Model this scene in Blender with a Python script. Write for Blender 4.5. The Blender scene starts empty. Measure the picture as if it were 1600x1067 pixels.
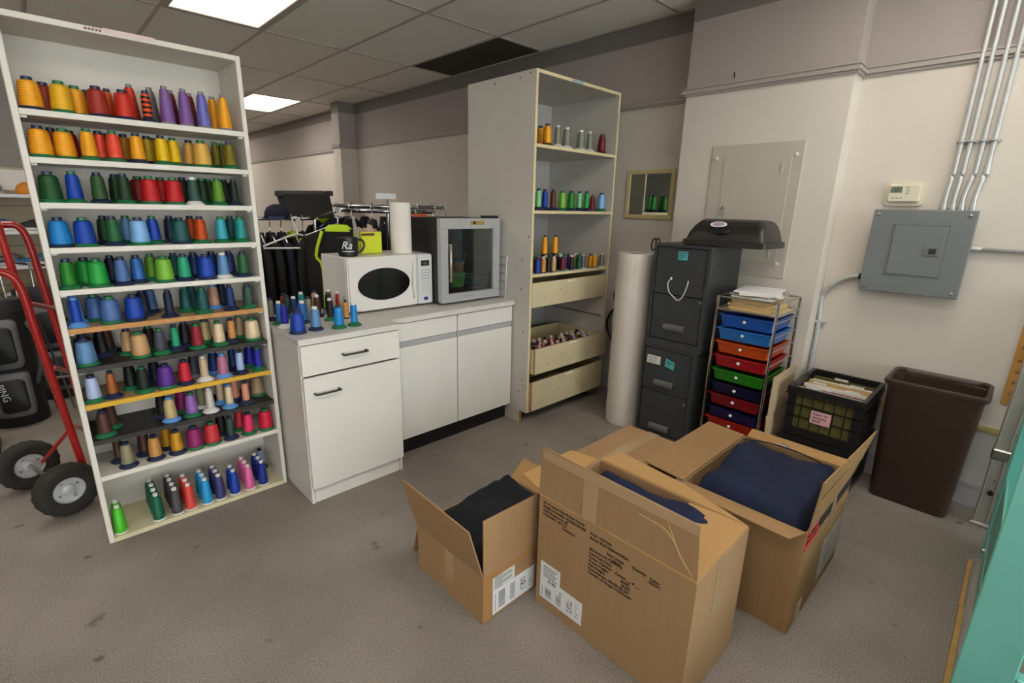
import bpy, bmesh, math, random
from mathutils import Vector, Matrix, noise as mnoise
random.seed(7)
SC = bpy.context.scene
COL = SC.collection
PI = math.pi

# ------------------------------------------------------------------ camera
F_PX, YAW, PITCH, ROLL, CAM_H = 766.632, 0.801593, 0.267401, -0.0223088, 1.55
def cam_axes():
    f = Vector((math.cos(PITCH)*math.cos(YAW), math.cos(PITCH)*math.sin(YAW), -math.sin(PITCH)))
    r = Vector((math.sin(YAW), -math.cos(YAW), 0)); d = f.cross(r)
    r2 = r*math.cos(ROLL)+d*math.sin(ROLL); d2 = d*math.cos(ROLL)-r*math.sin(ROLL)
    return r2, d2, f
CR, CD, CF = cam_axes()
CAM = Vector((0, 0, CAM_H))
cd = bpy.data.cameras.new('camera'); co = bpy.data.objects.new('camera', cd); COL.objects.link(co)
cd.sensor_width = 36; cd.lens = F_PX*36/1600; cd.clip_start = 0.02; cd.clip_end = 100
m = Matrix((CR, -CD, -CF)).transposed().to_4x4(); m.translation = CAM
co.matrix_world = m; SC.camera = co
def at(px, py, x=None, y=None, z=None):
    """the place point that the photograph shows at a pixel, on a known plane of the room"""
    d = CR*((px-800)/F_PX)+CD*((py-533.5)/F_PX)+CF
    t = x/d.x if x is not None else y/d.y if y is not None else (z-CAM_H)/d.z
    return CAM+d*t
def x_at(px, y, z):
    """X of the point at depth y and height z standing in pixel column px"""
    k = (px-800)/F_PX; a = CR-CF*k; v = Vector((0, y, z))-CAM
    return -(a.dot(v))/a.x
# ------------------------------------------------------------------ world and exposure
W = bpy.data.worlds.new('world'); SC.world = W; W.use_nodes = True
W.node_tree.nodes['Background'].inputs[0].default_value = (1.0, 0.985, 0.965, 1)
W.node_tree.nodes['Background'].inputs[1].default_value = 8.0
SC.view_settings.view_transform = 'Standard'; SC.view_settings.look = 'None'
SC.view_settings.gamma = 1; SC.view_settings.use_curve_mapping = False
SC.view_settings.exposure = 0.16
LAMP_STRENGTH = 6.5

# ------------------------------------------------------------------ materials
MATS = {}
def lin(c):
    if isinstance(c, str):
        c = tuple(int(c[i:i+2], 16)/255 for i in (0, 2, 4))
    return tuple((v/12.92 if v <= .04045 else ((v+.055)/1.055)**2.4) for v in c)+(1,)
def mat(name, col, rough=.5, metal=0, var=0, vscale=8, bump=0, bscale=60, emit=0, coat=0, alpha=1, trans=0, spec=.5, detail=3):
    if name in MATS: return MATS[name]
    M = bpy.data.materials.new(name); M.use_nodes = True; MATS[name] = M
    nt = M.node_tree; b = nt.nodes['Principled BSDF']; c = lin(col)
    b.inputs['Base Color'].default_value = c; b.inputs['Roughness'].default_value = rough
    b.inputs['Metallic'].default_value = metal; b.inputs['Specular IOR Level'].default_value = spec
    if coat: b.inputs['Coat Weight'].default_value = coat; b.inputs['Coat Roughness'].default_value = .15
    if trans: b.inputs['Transmission Weight'].default_value = trans
    if alpha < 1: b.inputs['Alpha'].default_value = alpha
    if emit:
        b.inputs['Emission Color'].default_value = c; b.inputs['Emission Strength'].default_value = emit
    if var or bump:
        tc = nt.nodes.new('ShaderNodeTexCoord')
    if var:
        n = nt.nodes.new('ShaderNodeTexNoise'); n.inputs['Scale'].default_value = vscale; n.inputs['Detail'].default_value = detail
        nt.links.new(tc.outputs['Object'], n.inputs['Vector'])
        r = nt.nodes.new('ShaderNodeValToRGB')
        r.color_ramp.elements[0].position = .3; r.color_ramp.elements[1].position = .7
        r.color_ramp.elements[0].color = tuple(v*(1-var) for v in c[:3])+(1,)
        r.color_ramp.elements[1].color = tuple(min(1, v*(1+var)) for v in c[:3])+(1,)
        nt.links.new(n.outputs['Fac'], r.inputs[0]); nt.links.new(r.outputs[0], b.inputs['Base Color'])
    if bump:
        n2 = nt.nodes.new('ShaderNodeTexNoise'); n2.inputs['Scale'].default_value = bscale; n2.inputs['Detail'].default_value = 2
        nt.links.new(tc.outputs['Object'], n2.inputs['Vector'])
        bp = nt.nodes.new('ShaderNodeBump'); bp.inputs['Strength'].default_value = bump; bp.inputs['Distance'].default_value = .004
        nt.links.new(n2.outputs['Fac'], bp.inputs['Height']); nt.links.new(bp.outputs[0], b.inputs['Normal'])
    return M
def thread_mat(name, col, stripe=None):
    key = 'thread '+name
    if key in MATS: return MATS[key]
    M = mat(key, col, .34, metal=.22, spec=.5); nt = M.node_tree; b = nt.nodes['Principled BSDF']; c = lin(col)
    tc = nt.nodes.new('ShaderNodeTexCoord')
    w = nt.nodes.new('ShaderNodeTexWave'); w.bands_direction = 'Z'; w.inputs['Scale'].default_value = 34 if not stripe else 16
    w.inputs['Distortion'].default_value = 1.2; w.inputs['Detail'].default_value = 1; w.inputs['Detail Scale'].default_value = 1.5
    nt.links.new(tc.outputs['Object'], w.inputs['Vector'])
    r = nt.nodes.new('ShaderNodeValToRGB'); d = lin(stripe) if stripe else tuple(v*.92 for v in c[:3])+(1,)
    r.color_ramp.elements[0].color = d; r.color_ramp.elements[1].color = tuple(min(1, v*1.12+.006) for v in c[:3])+(1,)
    r.color_ramp.elements[0].position = .1 if not stripe else .42; r.color_ramp.elements[1].position = .75 if not stripe else .5
    nt.links.new(w.outputs['Fac'], r.inputs[0]); nt.links.new(r.outputs[0], b.inputs['Base Color'])
    w2 = nt.nodes.new('ShaderNodeTexWave'); w2.bands_direction = 'Z'; w2.inputs['Scale'].default_value = 260
    nt.links.new(tc.outputs['Object'], w2.inputs['Vector'])
    bp = nt.nodes.new('ShaderNodeBump'); bp.inputs['Strength'].default_value = .35; bp.inputs['Distance'].default_value = .0006
    nt.links.new(w2.outputs['Fac'], bp.inputs['Height']); nt.links.new(bp.outputs[0], b.inputs['Normal'])
    return M
def glass_mat(name, tint, mixf=.12):
    M = bpy.data.materials.new(name); M.use_nodes = True; MATS[name] = M; nt = M.node_tree
    nt.nodes.remove(nt.nodes['Principled BSDF']); out = nt.nodes['Material Output']
    t = nt.nodes.new('ShaderNodeBsdfTransparent'); t.inputs[0].default_value = lin(tint)
    g = nt.nodes.new('ShaderNodeBsdfGlossy'); g.inputs['Roughness'].default_value = .03
    f = nt.nodes.new('ShaderNodeFresnel'); f.inputs[0].default_value = 1.5
    a = nt.nodes.new('ShaderNodeMath'); a.operation = 'ADD'; a.inputs[1].default_value = mixf
    mx = nt.nodes.new('ShaderNodeMixShader')
    nt.links.new(f.outputs[0], a.inputs[0]); nt.links.new(a.outputs[0], mx.inputs[0])
    nt.links.new(t.outputs[0], mx.inputs[1]); nt.links.new(g.outputs[0], mx.inputs[2]); nt.links.new(mx.outputs[0], out.inputs[0])
    return M

white = mat('white laminate', 'dcd9d4', .35, var=.03, vscale=3)
whitepaint = mat('white painted wood', 'd8d3ca', .5, var=.06, vscale=6)
cream_edge = mat('cream edging', 'd9caa0', .5, var=.05)
plywood = mat('orange plywood edge', 'b9854c', .6, var=.15, vscale=30)
yellow_edge = mat('yellow shelf edge', 'd1a327', .5, var=.08)
blackboard = mat('black shelf board', '2b2826', .55, var=.2, vscale=20)
blackpl = mat('black plastic', '17171a', .42)
darkgrey = mat('charcoal steel', '393c3f', .42, var=.04, vscale=5, spec=.45)
darkgrey2 = mat('charcoal steel pull', '5d5f60', .4)
chrome = mat('chrome', 'c9c9c9', .15, 1)
steel = mat('brushed steel', 'b2b2b0', .32, 1)
galv = mat('galvanised steel', 'c6c9cb', .42, .4, var=.08, vscale=30)
alu = mat('aluminium', 'b5b2ac', .4, .75, var=.04)
paper = mat('white paper', 'e4e1db', .7)
manila = mat('manila card', 'cdb27c', .75, var=.04)
ink = mat('black ink', '1d1b1b', .6)
bwhite = mat('label white', 'dfe1e4', .6)
barink = mat('barcode grey', '6d7178', .7)

# ------------------------------------------------------------------ mesh helpers
LOC = {}
def B(): return bmesh.new()
def box(bm, x0, x1, y0, y1, z0, z1, bev=0, seg=1):
    x0, x1 = min(x0, x1), max(x0, x1); y0, y1 = min(y0, y1), max(y0, y1); z0, z1 = min(z0, z1), max(z0, z1)
    v = [bm.verts.new(p) for p in ((x0,y0,z0),(x1,y0,z0),(x1,y1,z0),(x0,y1,z0),(x0,y0,z1),(x1,y0,z1),(x1,y1,z1),(x0,y1,z1))]
    fs = [bm.faces.new([v[i] for i in q]) for q in ((3,2,1,0),(4,5,6,7),(0,1,5,4),(1,2,6,5),(2,3,7,6),(3,0,4,7))]
    if bev:
        es = list({e for f in fs for e in f.edges})
        bmesh.ops.bevel(bm, geom=es, offset=bev, segments=seg, affect='EDGES', clamp_overlap=True)
    return bm
def hexa(bm, pts):
    """eight corners: bottom ring then top ring"""
    v = [bm.verts.new(p) for p in pts]
    for q in ((3,2,1,0),(4,5,6,7),(0,1,5,4),(1,2,6,5),(2,3,7,6),(3,0,4,7)): bm.faces.new([v[i] for i in q])
    return bm
def slab(bm, a, b, c, d, th):
    """a sheet of thickness th through four corners"""
    a, b, c, d = map(Vector, (a, b, c, d)); n = (b-a).cross(d-a).normalized()*th/2
    return hexa(bm, [a-n, b-n, c-n, d-n, a+n, b+n, c+n, d+n])
def frame_of(d):
    d = d.normalized(); u = Vector((0, 0, 1)) if abs(d.z) < .9 else Vector((1, 0, 0))
    s = d.cross(u).normalized(); return s, s.cross(d)
def loft(bm, rings, cap=True, closed=True):
    R = [[bm.verts.new(p) for p in r] for r in rings]; n = len(R[0])
    for a, b in zip(R, R[1:]):
        for i in range(n if closed else n-1):
            bm.faces.new((a[i], a[(i+1) % n], b[(i+1) % n], b[i]))
    if cap:
        bm.faces.new(list(reversed(R[0]))); bm.faces.new(R[-1])
    return bm
def tube(bm, pts, r, seg=8, closed=False):
    pts = [Vector(p) for p in pts]; rings = []; n = len(pts); ps = None
    for i, p in enumerate(pts):
        if closed: d = pts[(i+1) % n]-pts[i-1]
        else: d = pts[min(i+1, n-1)]-pts[max(i-1, 0)]
        if ps is None: s, u = frame_of(d)
        else:
            dn = d.normalized(); s = (ps-dn*ps.dot(dn)).normalized(); u = s.cross(dn)
        ps = s; rr = r[i] if isinstance(r, (list, tuple)) else r
        rings.append([p+(s*math.cos(2*PI*k/seg)+u*math.sin(2*PI*k/seg))*rr for k in range(seg)])
    if closed:
        rings.append(rings[0]); return loft(bm, rings, cap=False)
    return loft(bm, rings)
def lathe(bm, prof, seg=20, c=(0,0,0), ax='z', cap=True):
    c = Vector(c); rings = []
    for r, z in prof:
        ring = []
        for k in range(seg):
            a = 2*PI*k/seg; u, v = r*math.cos(a), r*math.sin(a)
            ring.append(c+(Vector((u, v, z)) if ax == 'z' else Vector((z, u, v)) if ax == 'x' else Vector((v, z, u))))
        rings.append(ring)
    return loft(bm, rings, cap)
def rrect(cx, cy, hx, hy, r, z, n=4):
    out = []
    for sx, sy, a0 in ((1,1,0),(-1,1,PI/2),(-1,-1,PI),(1,-1,1.5*PI)):
        for k in range(n+1):
            a = a0+PI/2*k/n
            out.append(Vector((cx+sx*(hx-r)+r*math.cos(a), cy+sy*(hy-r)+r*math.sin(a), z)))
    return out
def smooth_path(pts, n=6):
    pts = [Vector(p) for p in pts]; out = []
    P = [pts[0]]+pts+[pts[-1]]
    for i in range(1, len(P)-2):
        for k in range(n):
            t = k/n; a, b, c, d = P[i-1], P[i], P[i+1], P[i+2]
            out.append(.5*((2*b)+(c-a)*t+(2*a-5*b+4*c-d)*t*t+(3*b-a-3*c+d)*t**3))
    out.append(pts[-1]); return out
def obj(name, bm, material, parent=None, smooth=False, local=False):
    """one mesh object; shapes are given in room coordinates and moved into the frame of the parent"""
    bmesh.ops.recalc_face_normals(bm, faces=bm.faces)
    me = bpy.data.meshes.new(name); 
    if parent is not None and not local: bmesh.ops.translate(bm, verts=bm.verts, vec=-LOC.get(parent.name, Vector()))
    bm.to_mesh(me); bm.free(); me.materials.append(material)
    if smooth:
        for p in me.polygons: p.use_smooth = True
        if smooth is not True: me.set_sharp_from_angle(angle=math.radians(smooth))
    o = bpy.data.objects.new(name, me); COL.objects.link(o)
    if parent is not None: o.parent = parent; LOC[o.name] = LOC.get(parent.name, Vector())
    else: LOC[o.name] = Vector()
    return o
def tag(o, label, cat=None, group=None, kind=None):
    o['label'] = label
    if cat: o['category'] = cat
    if group: o['group'] = group
    if kind: o['kind'] = kind
    return o
def thing(name, label, cat, loc=(0,0,0), group=None):
    o = bpy.data.objects.new(name, None); COL.objects.link(o); o.location = loc; LOC[o.name] = Vector(loc); o.empty_display_size = .05
    return tag(o, label, cat, group)
def struct(name, bm, material, label=None):
    o = obj(name, bm, material); o['kind'] = 'structure'
    if label: o['label'] = label
    return o
def bx(name, dims, material, parent=None, bev=0): return obj(name, box(B(), *dims, bev=bev), material, parent)
def text(name, body, size, material, parent, o, xd, yd, depth=.0006, align='LEFT', spacing=1, shear=0):
    cu = bpy.data.curves.new(name, 'FONT'); cu.body = body; cu.size = size; cu.extrude = depth; cu.align_x = align; cu.space_line = spacing; cu.resolution_u = 2; cu.shear = shear
    t = bpy.data.objects.new('t', cu); COL.objects.link(t); me = bpy.data.meshes.new_from_object(t)
    bpy.data.objects.remove(t); bpy.data.curves.remove(cu)
    xd, yd = Vector(xd).normalized(), Vector(yd).normalized(); zd = xd.cross(yd)
    M = Matrix((xd, yd, zd)).transposed().to_4x4(); M.translation = Vector(o)-(LOC.get(parent.name, Vector()) if parent else Vector())
    me.transform(M); me.materials.clear(); me.materials.append(material); me.name = name
    ob = bpy.data.objects.new(name, me); COL.objects.link(ob)
    if parent: ob.parent = parent
    return ob
def copy_tree(o, parent=None):
    c = o.copy(); COL.objects.link(c)
    if parent is not None: c.parent = parent
    for ch in list(o.children): copy_tree(ch, c)
    return c
ORD = ['first','second','third','fourth','fifth','sixth','seventh','eighth','ninth','tenth','eleventh','twelfth','thirteenth','fourteenth','fifteenth','sixteenth','seventeenth','eighteenth','nineteenth','twentieth','twenty-first','twenty-second','twenty-third','twenty-fourth']

# ================================================================== the room
WX, CH, YB, YF, XL = 3.53, 2.88, -4.2, 12.6, -5.0
def wall_mat(name, zones):
    M = mat(name, 'ffffff', .62); nt = M.node_tree; b = nt.nodes['Principled BSDF']
    g = nt.nodes.new('ShaderNodeNewGeometry'); s = nt.nodes.new('ShaderNodeSeparateXYZ'); nt.links.new(g.outputs['Position'], s.inputs[0])
    mp = nt.nodes.new('ShaderNodeMath'); mp.operation = 'DIVIDE'; mp.inputs[1].default_value = 3; nt.links.new(s.outputs['Z'], mp.inputs[0])
    r = nt.nodes.new('ShaderNodeValToRGB'); r.color_ramp.interpolation = 'CONSTANT'
    r.color_ramp.elements[0].color = lin(zones[0][1])
    r.color_ramp.elements[1].position = zones[1][0]/3; r.color_ramp.elements[1].color = lin(zones[1][1])
    for z, c in zones[2:]:
        e = r.color_ramp.elements.new(z/3); e.color = lin(c)
    nt.links.new(mp.outputs[0], r.inputs[0])
    n = nt.nodes.new('ShaderNodeTexNoise'); n.inputs['Scale'].default_value = 2.5; n.inputs['Detail'].default_value = 5
    nt.links.new(g.outputs['Position'], n.inputs['Vector'])
    mr = nt.nodes.new('ShaderNodeMapRange'); mr.inputs['To Min'].default_value = .93; mr.inputs['To Max'].default_value = 1.04
    nt.links.new(n.outputs['Fac'], mr.inputs['Value'])
    mx = nt.nodes.new('ShaderNodeVectorMath'); mx.operation = 'SCALE'
    nt.links.new(r.outputs[0], mx.inputs[0]); nt.links.new(mr.outputs[0], mx.inputs['Scale']); nt.links.new(mx.outputs[0], b.inputs['Base Color'])
    n2 = nt.nodes.new('ShaderNodeTexNoise'); n2.inputs['Scale'].default_value = 40; nt.links.new(g.outputs['Position'], n2.inputs['Vector'])
    bp = nt.nodes.new('ShaderNodeBump'); bp.inputs['Strength'].default_value = .08; bp.inputs['Distance'].default_value = .01
    nt.links.new(n2.outputs['Fac'], bp.inputs['Height']); nt.links.new(bp.outputs[0], b.inputs['Normal'])
    return M
wallm = wall_mat('two tone wall paint', [(0, 'b9b8b8'), (.45, 'd6cfc6'), (2.31, 'a99f9b'), (2.742, '7c7570')])
plain_wall = mat('plain grey wall paint', 'a9a39c', .65, var=.03, vscale=3)
def carpet():
    M = mat('grey carpet', '8f8780', .95, spec=.1); nt = M.node_tree; b = nt.nodes['Principled BSDF']
    tc = nt.nodes.new('ShaderNodeTexCoord')
    def nz(s, d=4):
        n = nt.nodes.new('ShaderNodeTexNoise'); n.inputs['Scale'].default_value = s; n.inputs['Detail'].default_value = d
        nt.links.new(tc.outputs['Object'], n.inputs['Vector']); return n
    big, fine, spots = nz(1.6, 5), nz(190, 2), nz(9, 2)
    r = nt.nodes.new('ShaderNodeValToRGB'); r.color_ramp.elements[0].position = .3; r.color_ramp.elements[1].position = .72
    r.color_ramp.elements[0].color = lin('817a74'); r.color_ramp.elements[1].color = lin('9a928a'); nt.links.new(big.outputs['Fac'], r.inputs[0])
    r2 = nt.nodes.new('ShaderNodeValToRGB'); r2.color_ramp.elements[0].position = .25; r2.color_ramp.elements[1].position = .75
    r2.color_ramp.elements[0].color = (.55,.55,.55,1); r2.color_ramp.elements[1].color = (1.3,1.3,1.3,1); nt.links.new(fine.outputs['Fac'], r2.inputs[0])
    r3 = nt.nodes.new('ShaderNodeValToRGB'); r3.color_ramp.elements[0].position = .24; r3.color_ramp.elements[1].position = .31
    r3.color_ramp.elements[0].color = (.55,.53,.51,1); r3.color_ramp.elements[1].color = (1,1,1,1); nt.links.new(spots.outputs['Fac'], r3.inputs[0])
    m1 = nt.nodes.new('ShaderNodeMix'); m1.data_type = 'RGBA'; m1.blend_type = 'MULTIPLY'; m1.inputs['Factor'].default_value = 1
    m2 = nt.nodes.new('ShaderNodeMix'); m2.data_type = 'RGBA'; m2.blend_type = 'MULTIPLY'; m2.inputs['Factor'].default_value = 1
    nt.links.new(r.outputs[0], m1.inputs[6]); nt.links.new(r2.outputs[0], m1.inputs[7])
    nt.links.new(m1.outputs[2], m2.inputs[6]); nt.links.new(r3.outputs[0], m2.inputs[7]); nt.links.new(m2.outputs[2], b.inputs['Base Color'])
    bp = nt.nodes.new('ShaderNodeBump'); bp.inputs['Strength'].default_value = .5; bp.inputs['Distance'].default_value = .004
    nt.links.new(fine.outputs['Fac'], bp.inputs['Height']); nt.links.new(bp.outputs[0], b.inputs['Normal'])
    return M
struct('floor', box(B(), XL-.2, WX+.12, YB-.2, YF+.2, -.12, 0), carpet())
struct('wall_right', box(B(), WX, WX+.12, YB, YF, 0, CH+.1), wallm)
struct('wall_chase', box(B(), 3.375, WX-.0005, .855, 1.835, 0, CH+.1), wallm)
struct('wall_pilaster', box(B(), 3.29, WX-.0005, 6.9, 7.12, 0, CH+.1), wallm)
struct('wall_far', box(B(), XL, WX, YF, YF+.12, 0, CH+.1), plain_wall)
struct('wall_partition', box(B(), XL, .62, 6.61, 6.73, 0, CH+.1), mat('grey partition paint', '8f8b84', .65, var=.03))
struct('wall_left', box(B(), XL-.12, XL, YB, YF, 0, CH+.1), plain_wall)
# street side behind the viewer: two shop windows and a glass door between plain piers
bm = B()
for a, b_ in ((XL, -4.5), (-1.3, -.9), (.2, .6), (3.2, WX)): box(bm, a, b_, YB-.12, YB, 0, CH+.1)
for a, b_ in ((-4.5, -1.3), (.6, 3.2)):
    box(bm, a, b_, YB-.12, YB, 0, .5); box(bm, a, b_, YB-.12, YB, 2.6, CH+.1)
box(bm, -.9, .2, YB-.12, YB, 2.6, CH+.1)
struct('wall_back', bm, plain_wall)
pane = glass_mat('window glass', 'f4f8f8', 0)
for n, (a, b_, z0) in enumerate(((-4.5, -1.3, .5), (.6, 3.2, .5), (-.9, .2, 0))):
    bm = B()
    for q in ((a, a+.05, z0, 2.6), (b_-.05, b_, z0, 2.6), ((a+b_)/2-.02, (a+b_)/2+.02, z0, 2.6), (a, b_, 2.55, 2.6), (a, b_, z0, z0+.06)):
        box(bm, q[0], q[1], YB-.09, YB-.03, q[2], q[3])
    o = struct('window_%d' % (n+1) if n < 2 else 'door_1', bm, alu)
    bx('pane', (a+.05, b_-.05, YB-.065, YB-.058, z0+.06, 2.55), pane, o)

# picture rail: three stepped mouldings that follow the wall, the chase and the pilaster
railm = mat('grey painted moulding', 'a8a09b', .5)
bm = B()
path = [(WX, YB), (WX, .855), (3.375, .855), (3.375, 1.835), (WX, 1.835), (WX, 6.9), (3.29, 6.9), (3.29, 7.12), (WX, 7.12), (WX, YF)]
for z0, z1, t in ((2.292, 2.306, .014), (2.306, 2.326, .026), (2.326, 2.334, .018), (2.334, 2.344, .024)):
    fr, ed = [], []
    for (xa, ya), (xb, yb) in zip(path, path[1:]):
        if xa == xb: fr.append((xa-t, ya, yb))
    # outline of the moulding: wall line on one side, nosing line offset by t on the other
    off = []
    for k, (x, y) in enumerate(path):
        dy = 0
        if 0 < k < len(path)-1:
            px, py = path[k-1]; nx, ny = path[k+1]
            if px == x and nx < x: dy = -t
            elif px > x: dy = -t
            elif nx > x: dy = t
            elif px < x: dy = t
        off.append((x-t, y+dy))
    for k in range(len(path)-1):
        a_, b2, c_, d_ = path[k], path[k+1], off[k+1], off[k]
        hexa(bm, [(q[0], q[1], z0) for q in (a_, b2, c_, d_)]+[(q[0], q[1], z1) for q in (a_, b2, c_, d_)])
struct('trim_1', bm, railm)
bm = B()
for z0, z1, t in ((.436, .446, .010), (.446, .456, .018), (.456, .468, .012)):
    box(bm, WX-t, WX, YB, .855, z0, z1)
struct('trim_2', bm, mat('gilded chair rail', 'b5a36a', .5, var=.15, vscale=20))
bm = B()
box(bm, WX-.016, WX, YB, .855, 0, .105); box(bm, WX-.010, WX, YB, .855, .105, .118); box(bm, WX-.02, WX, YB, .855, .118, .13)
box(bm, 3.36, 3.375, .84, 1.85, 0, .13); box(bm, WX-.016, WX, 1.835, 6.9, 0, .13); box(bm, 3.274, 3.29, 6.884, 7.136, 0, .13); box(bm, WX-.016, WX, 7.12, YF, 0, .13)
struct('baseboard_right', bm, mat('grey baseboard', 'a9a9ab', .5))

# ceiling: painted slab, lay-in tiles, tee bars
GX0, GY0, TX, TY = .93, 3.34, .69, 1.305
ceil = struct('ceiling', box(B(), XL-.12, WX+.12, YB-.12, YF+.12, CH+.1, CH+.2), plain_wall)
def tile_mat(name, c):
    M = mat(name, c, .9, var=.1, vscale=120, bump=.5, bscale=150, detail=4); return M
tilem, tiled = tile_mat('speckled ceiling tile', 'ece8e0'), tile_mat('dark brown tile', '3a3128')  # pale speckled tile, and a dark brown one for a single border cell
gx = [GX0+TX*i for i in range(-9, 4)]; gx = [g for g in gx if g > XL]+[]
gx = [XL]+gx+[WX]; gy = [YB]+[GY0+TY*j for j in range(-5, 8) if YB+.1 < GY0+TY*j < YF-.1]+[YF]
LIGHT_CELLS = [(0, 0), (0, 3), (2, 3), (0, -3), (2, -3), (-2, 0), (-2, 3), (-2, -3), (-4, 0), (-4, -3), (-4, 3), (-6, -3), (-6, 0), (0, 6), (2, 6), (-2, 6)]
lights = {(round(GX0+TX*i, 2), round(GY0+TY*j, 2)): (i, j) for i, j in LIGHT_CELLS}
tmesh = {}
for xa, xb in zip(gx, gx[1:]):
    for ya, yb in zip(gy, gy[1:]):
        key = (round(xa, 2), round(ya, 2))
        if key in lights: continue
        dark = xa > 2.9 and 3.3 < ya < 3.4
        k2 = (round(xb-xa, 3), round(yb-ya, 3), dark)
        if k2 not in tmesh:
            b2 = box(B(), .004, xb-xa-.004, .004, yb-ya-.004, 0, .016); me = bpy.data.meshes.new('ceiling_tile'); b2.to_mesh(me); b2.free()
            me.materials.append(tiled if dark else tilem); tmesh[k2] = me
        o = bpy.data.objects.new('ceiling_tile', tmesh[k2]); COL.objects.link(o); o.parent = ceil; o.location = (xa, ya, CH+.002)
        if dark: o['label'] = 'dark brown ceiling tile'
bars = mat('grey tee bar', 'b0a99f', .5)
for g in gx[1:-1]: bx('tee_bar', (g-.012, g+.012, YB, YF, CH-.004, CH+.0019), bars, ceil)
for g in gy[1:-1]: bx('tee_bar', (XL, WX, g-.012, g+.012, CH-.003, CH+.0018), bars, ceil)
bx('wall_angle', (WX-.02, WX, YB, YF, CH-.006, CH+.0015), bars, ceil)
diff = mat('lit acrylic diffuser', 'fff5e8', .4, emit=LAMP_STRENGTH)
dim = mat('dim ageing diffuser', 'f8f0dc', .4, emit=LAMP_STRENGTH*.2)
first = None
LN = {(0, 0): 'lit fluorescent ceiling panel nearest, above the open thread rack', (2, 3): 'small far lit fluorescent ceiling panel near the wall pilaster'}
for n, (i, j) in enumerate(LIGHT_CELLS):
    x, y = GX0+TX*i, GY0+TY*j
    if first is None:
        first = thing('ceiling_light', LN[(0, 0)], 'ceiling light', (x, y, CH), 'fluorescent ceiling panels')
        f = B()
        for q in ((.012, .045, .012, TY-.012), (TX-.045, TX-.012, .012, TY-.012), (.045, TX-.045, .012, .045), (.045, TX-.045, TY-.045, TY-.012)):
            box(f, q[0], q[1], q[2], q[3], -.006, .03)
        obj('frame', f, bars, first, local=True)
        obj('diffuser', box(B(), .045, TX-.045, .045, TY-.045, 0, .012), dim, first, local=True)
    else:
        o = copy_tree(first); o.location = (x, y, CH)
        for ch in o.children:
            if ch.name.startswith('diffuser'): ch.data = ch.data.copy(); ch.data.materials[0] = diff
        o['label'] = LN.get((i, j), 'lit fluorescent ceiling panel %s of those outside the picture' % ORD[n])

# ------------------------------------------------------------------ fixtures on the right wall
grey_enamel = mat('grey enamel', '767b7e', .45, var=.03, vscale=4)
ep = thing('electrical_panel', 'grey steel electrical breaker panel with small door on cream wall', 'electrical panel', (3.44, .435, 1.135))
bx('back_box', (3.455, WX, .245, .625, 1.16, 1.555), grey_enamel, ep)
bm = B(); loft(bm, [[(3.455, y, z) for y, z in ((.215,1.13),(.655,1.13),(.655,1.583),(.215,1.583))], [(3.44, y, z) for y, z in ((.22,1.135),(.65,1.135),(.65,1.578),(.22,1.578))]])
obj('cover', bm, grey_enamel, ep)
bm = B()
for q in ((.31, .55, 1.228, 1.234), (.31, .55, 1.5, 1.506), (.31, .316, 1.228, 1.506), (.544, .55, 1.228, 1.506)): box(bm, 3.4375, 3.441, q[0], q[1], q[2], q[3])
obj('door_surround', bm, mat('grey enamel edge', '6d7275', .5), ep)
dr = obj('door', box(B(), 3.434, 3.441, .318, .542, 1.236, 1.498, .002), grey_enamel, ep)
lt = bx('latch', (3.430, 3.436, .328, .398, 1.346, 1.392), mat('latch grey', '6f7477', .4), dr, .001)
bx('latch_slot', (3.4285, 3.4305, .345, .376, 1.356, 1.384), mat('latch dark', '24272a', .5), dr)
for z in (1.27, 1.46): bx('hinge', (3.432, 3.437, .538, .546, z-.016, z+.016), grey_enamel, dr)
for y, z in ((.627, 1.556), (.244, 1.556), (.627, 1.157), (.244, 1.157)):
    obj('screw', lathe(B(), [(.009, 0), (.008, -.004), (.003, -.006)], 10, (3.44, y, z), 'x'), steel, ep, 40)
for n, (y, dy) in enumerate(((.368, 0), (.332, 0), (.297, -.012), (.253, -.016))):
    yt = (.359, .324, .276, .236)[n]
    p = thing('conduit', ['leftmost', 'second', 'third', 'rightmost'][n]+' of four galvanised conduits rising above the breaker panel', 'conduit', (3.512, y, 1.58), 'conduits above the panel')
    obj('pipe', tube(B(), smooth_path([(3.512, y, 1.6), (3.512, y, 1.66), (3.512, yt+(y-yt)*.3, 1.76), (3.512, yt, 1.86), (3.512, yt, CH)], 4), .0105, 10), galv, p, True)
    obj('connector', lathe(B(), [(.016, 1.578), (.016, 1.6), (.0125, 1.602), (.0125, 1.625)], 12, (3.512, y, 0)), galv, p, 40)
    bm = tube(B(), [(3.512+.014*math.cos(a), yt+.014*math.sin(a), 1.92) for a in [PI/2+PI*k/8 for k in range(9)]], .0055, 8)
    box(bm, 3.524, 3.53, yt-.017, yt+.017, 1.912, 1.928); tube(bm, [(3.527, yt-.022, 1.92), (3.519, yt-.022, 1.92)], .006, 8); obj('strap', bm, mat('zinc strap', 'b4b7b9', .5, .2), p)
    if n == 3: obj('coupling', lathe(B(), [(.014, 1.76), (.014, 1.80)], 12, (3.512, yt, 0)), galv, p, 40)
p = thing('horizontal_conduit', 'thin galvanised conduit leaving the breaker panel sideways to the frame edge', 'conduit', (3.512, .21, 1.39))
obj('pipe', tube(B(), [(3.512, .24, 1.392), (3.512, -1.2, 1.386)], .0105, 10), galv, p, True)
obj('connector', lathe(B(), [(.015, .222), (.015, .195), (.012, .193), (.012, .175)], 12, (3.512, 0, 1.392), 'y'), galv, p, 40)
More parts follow.
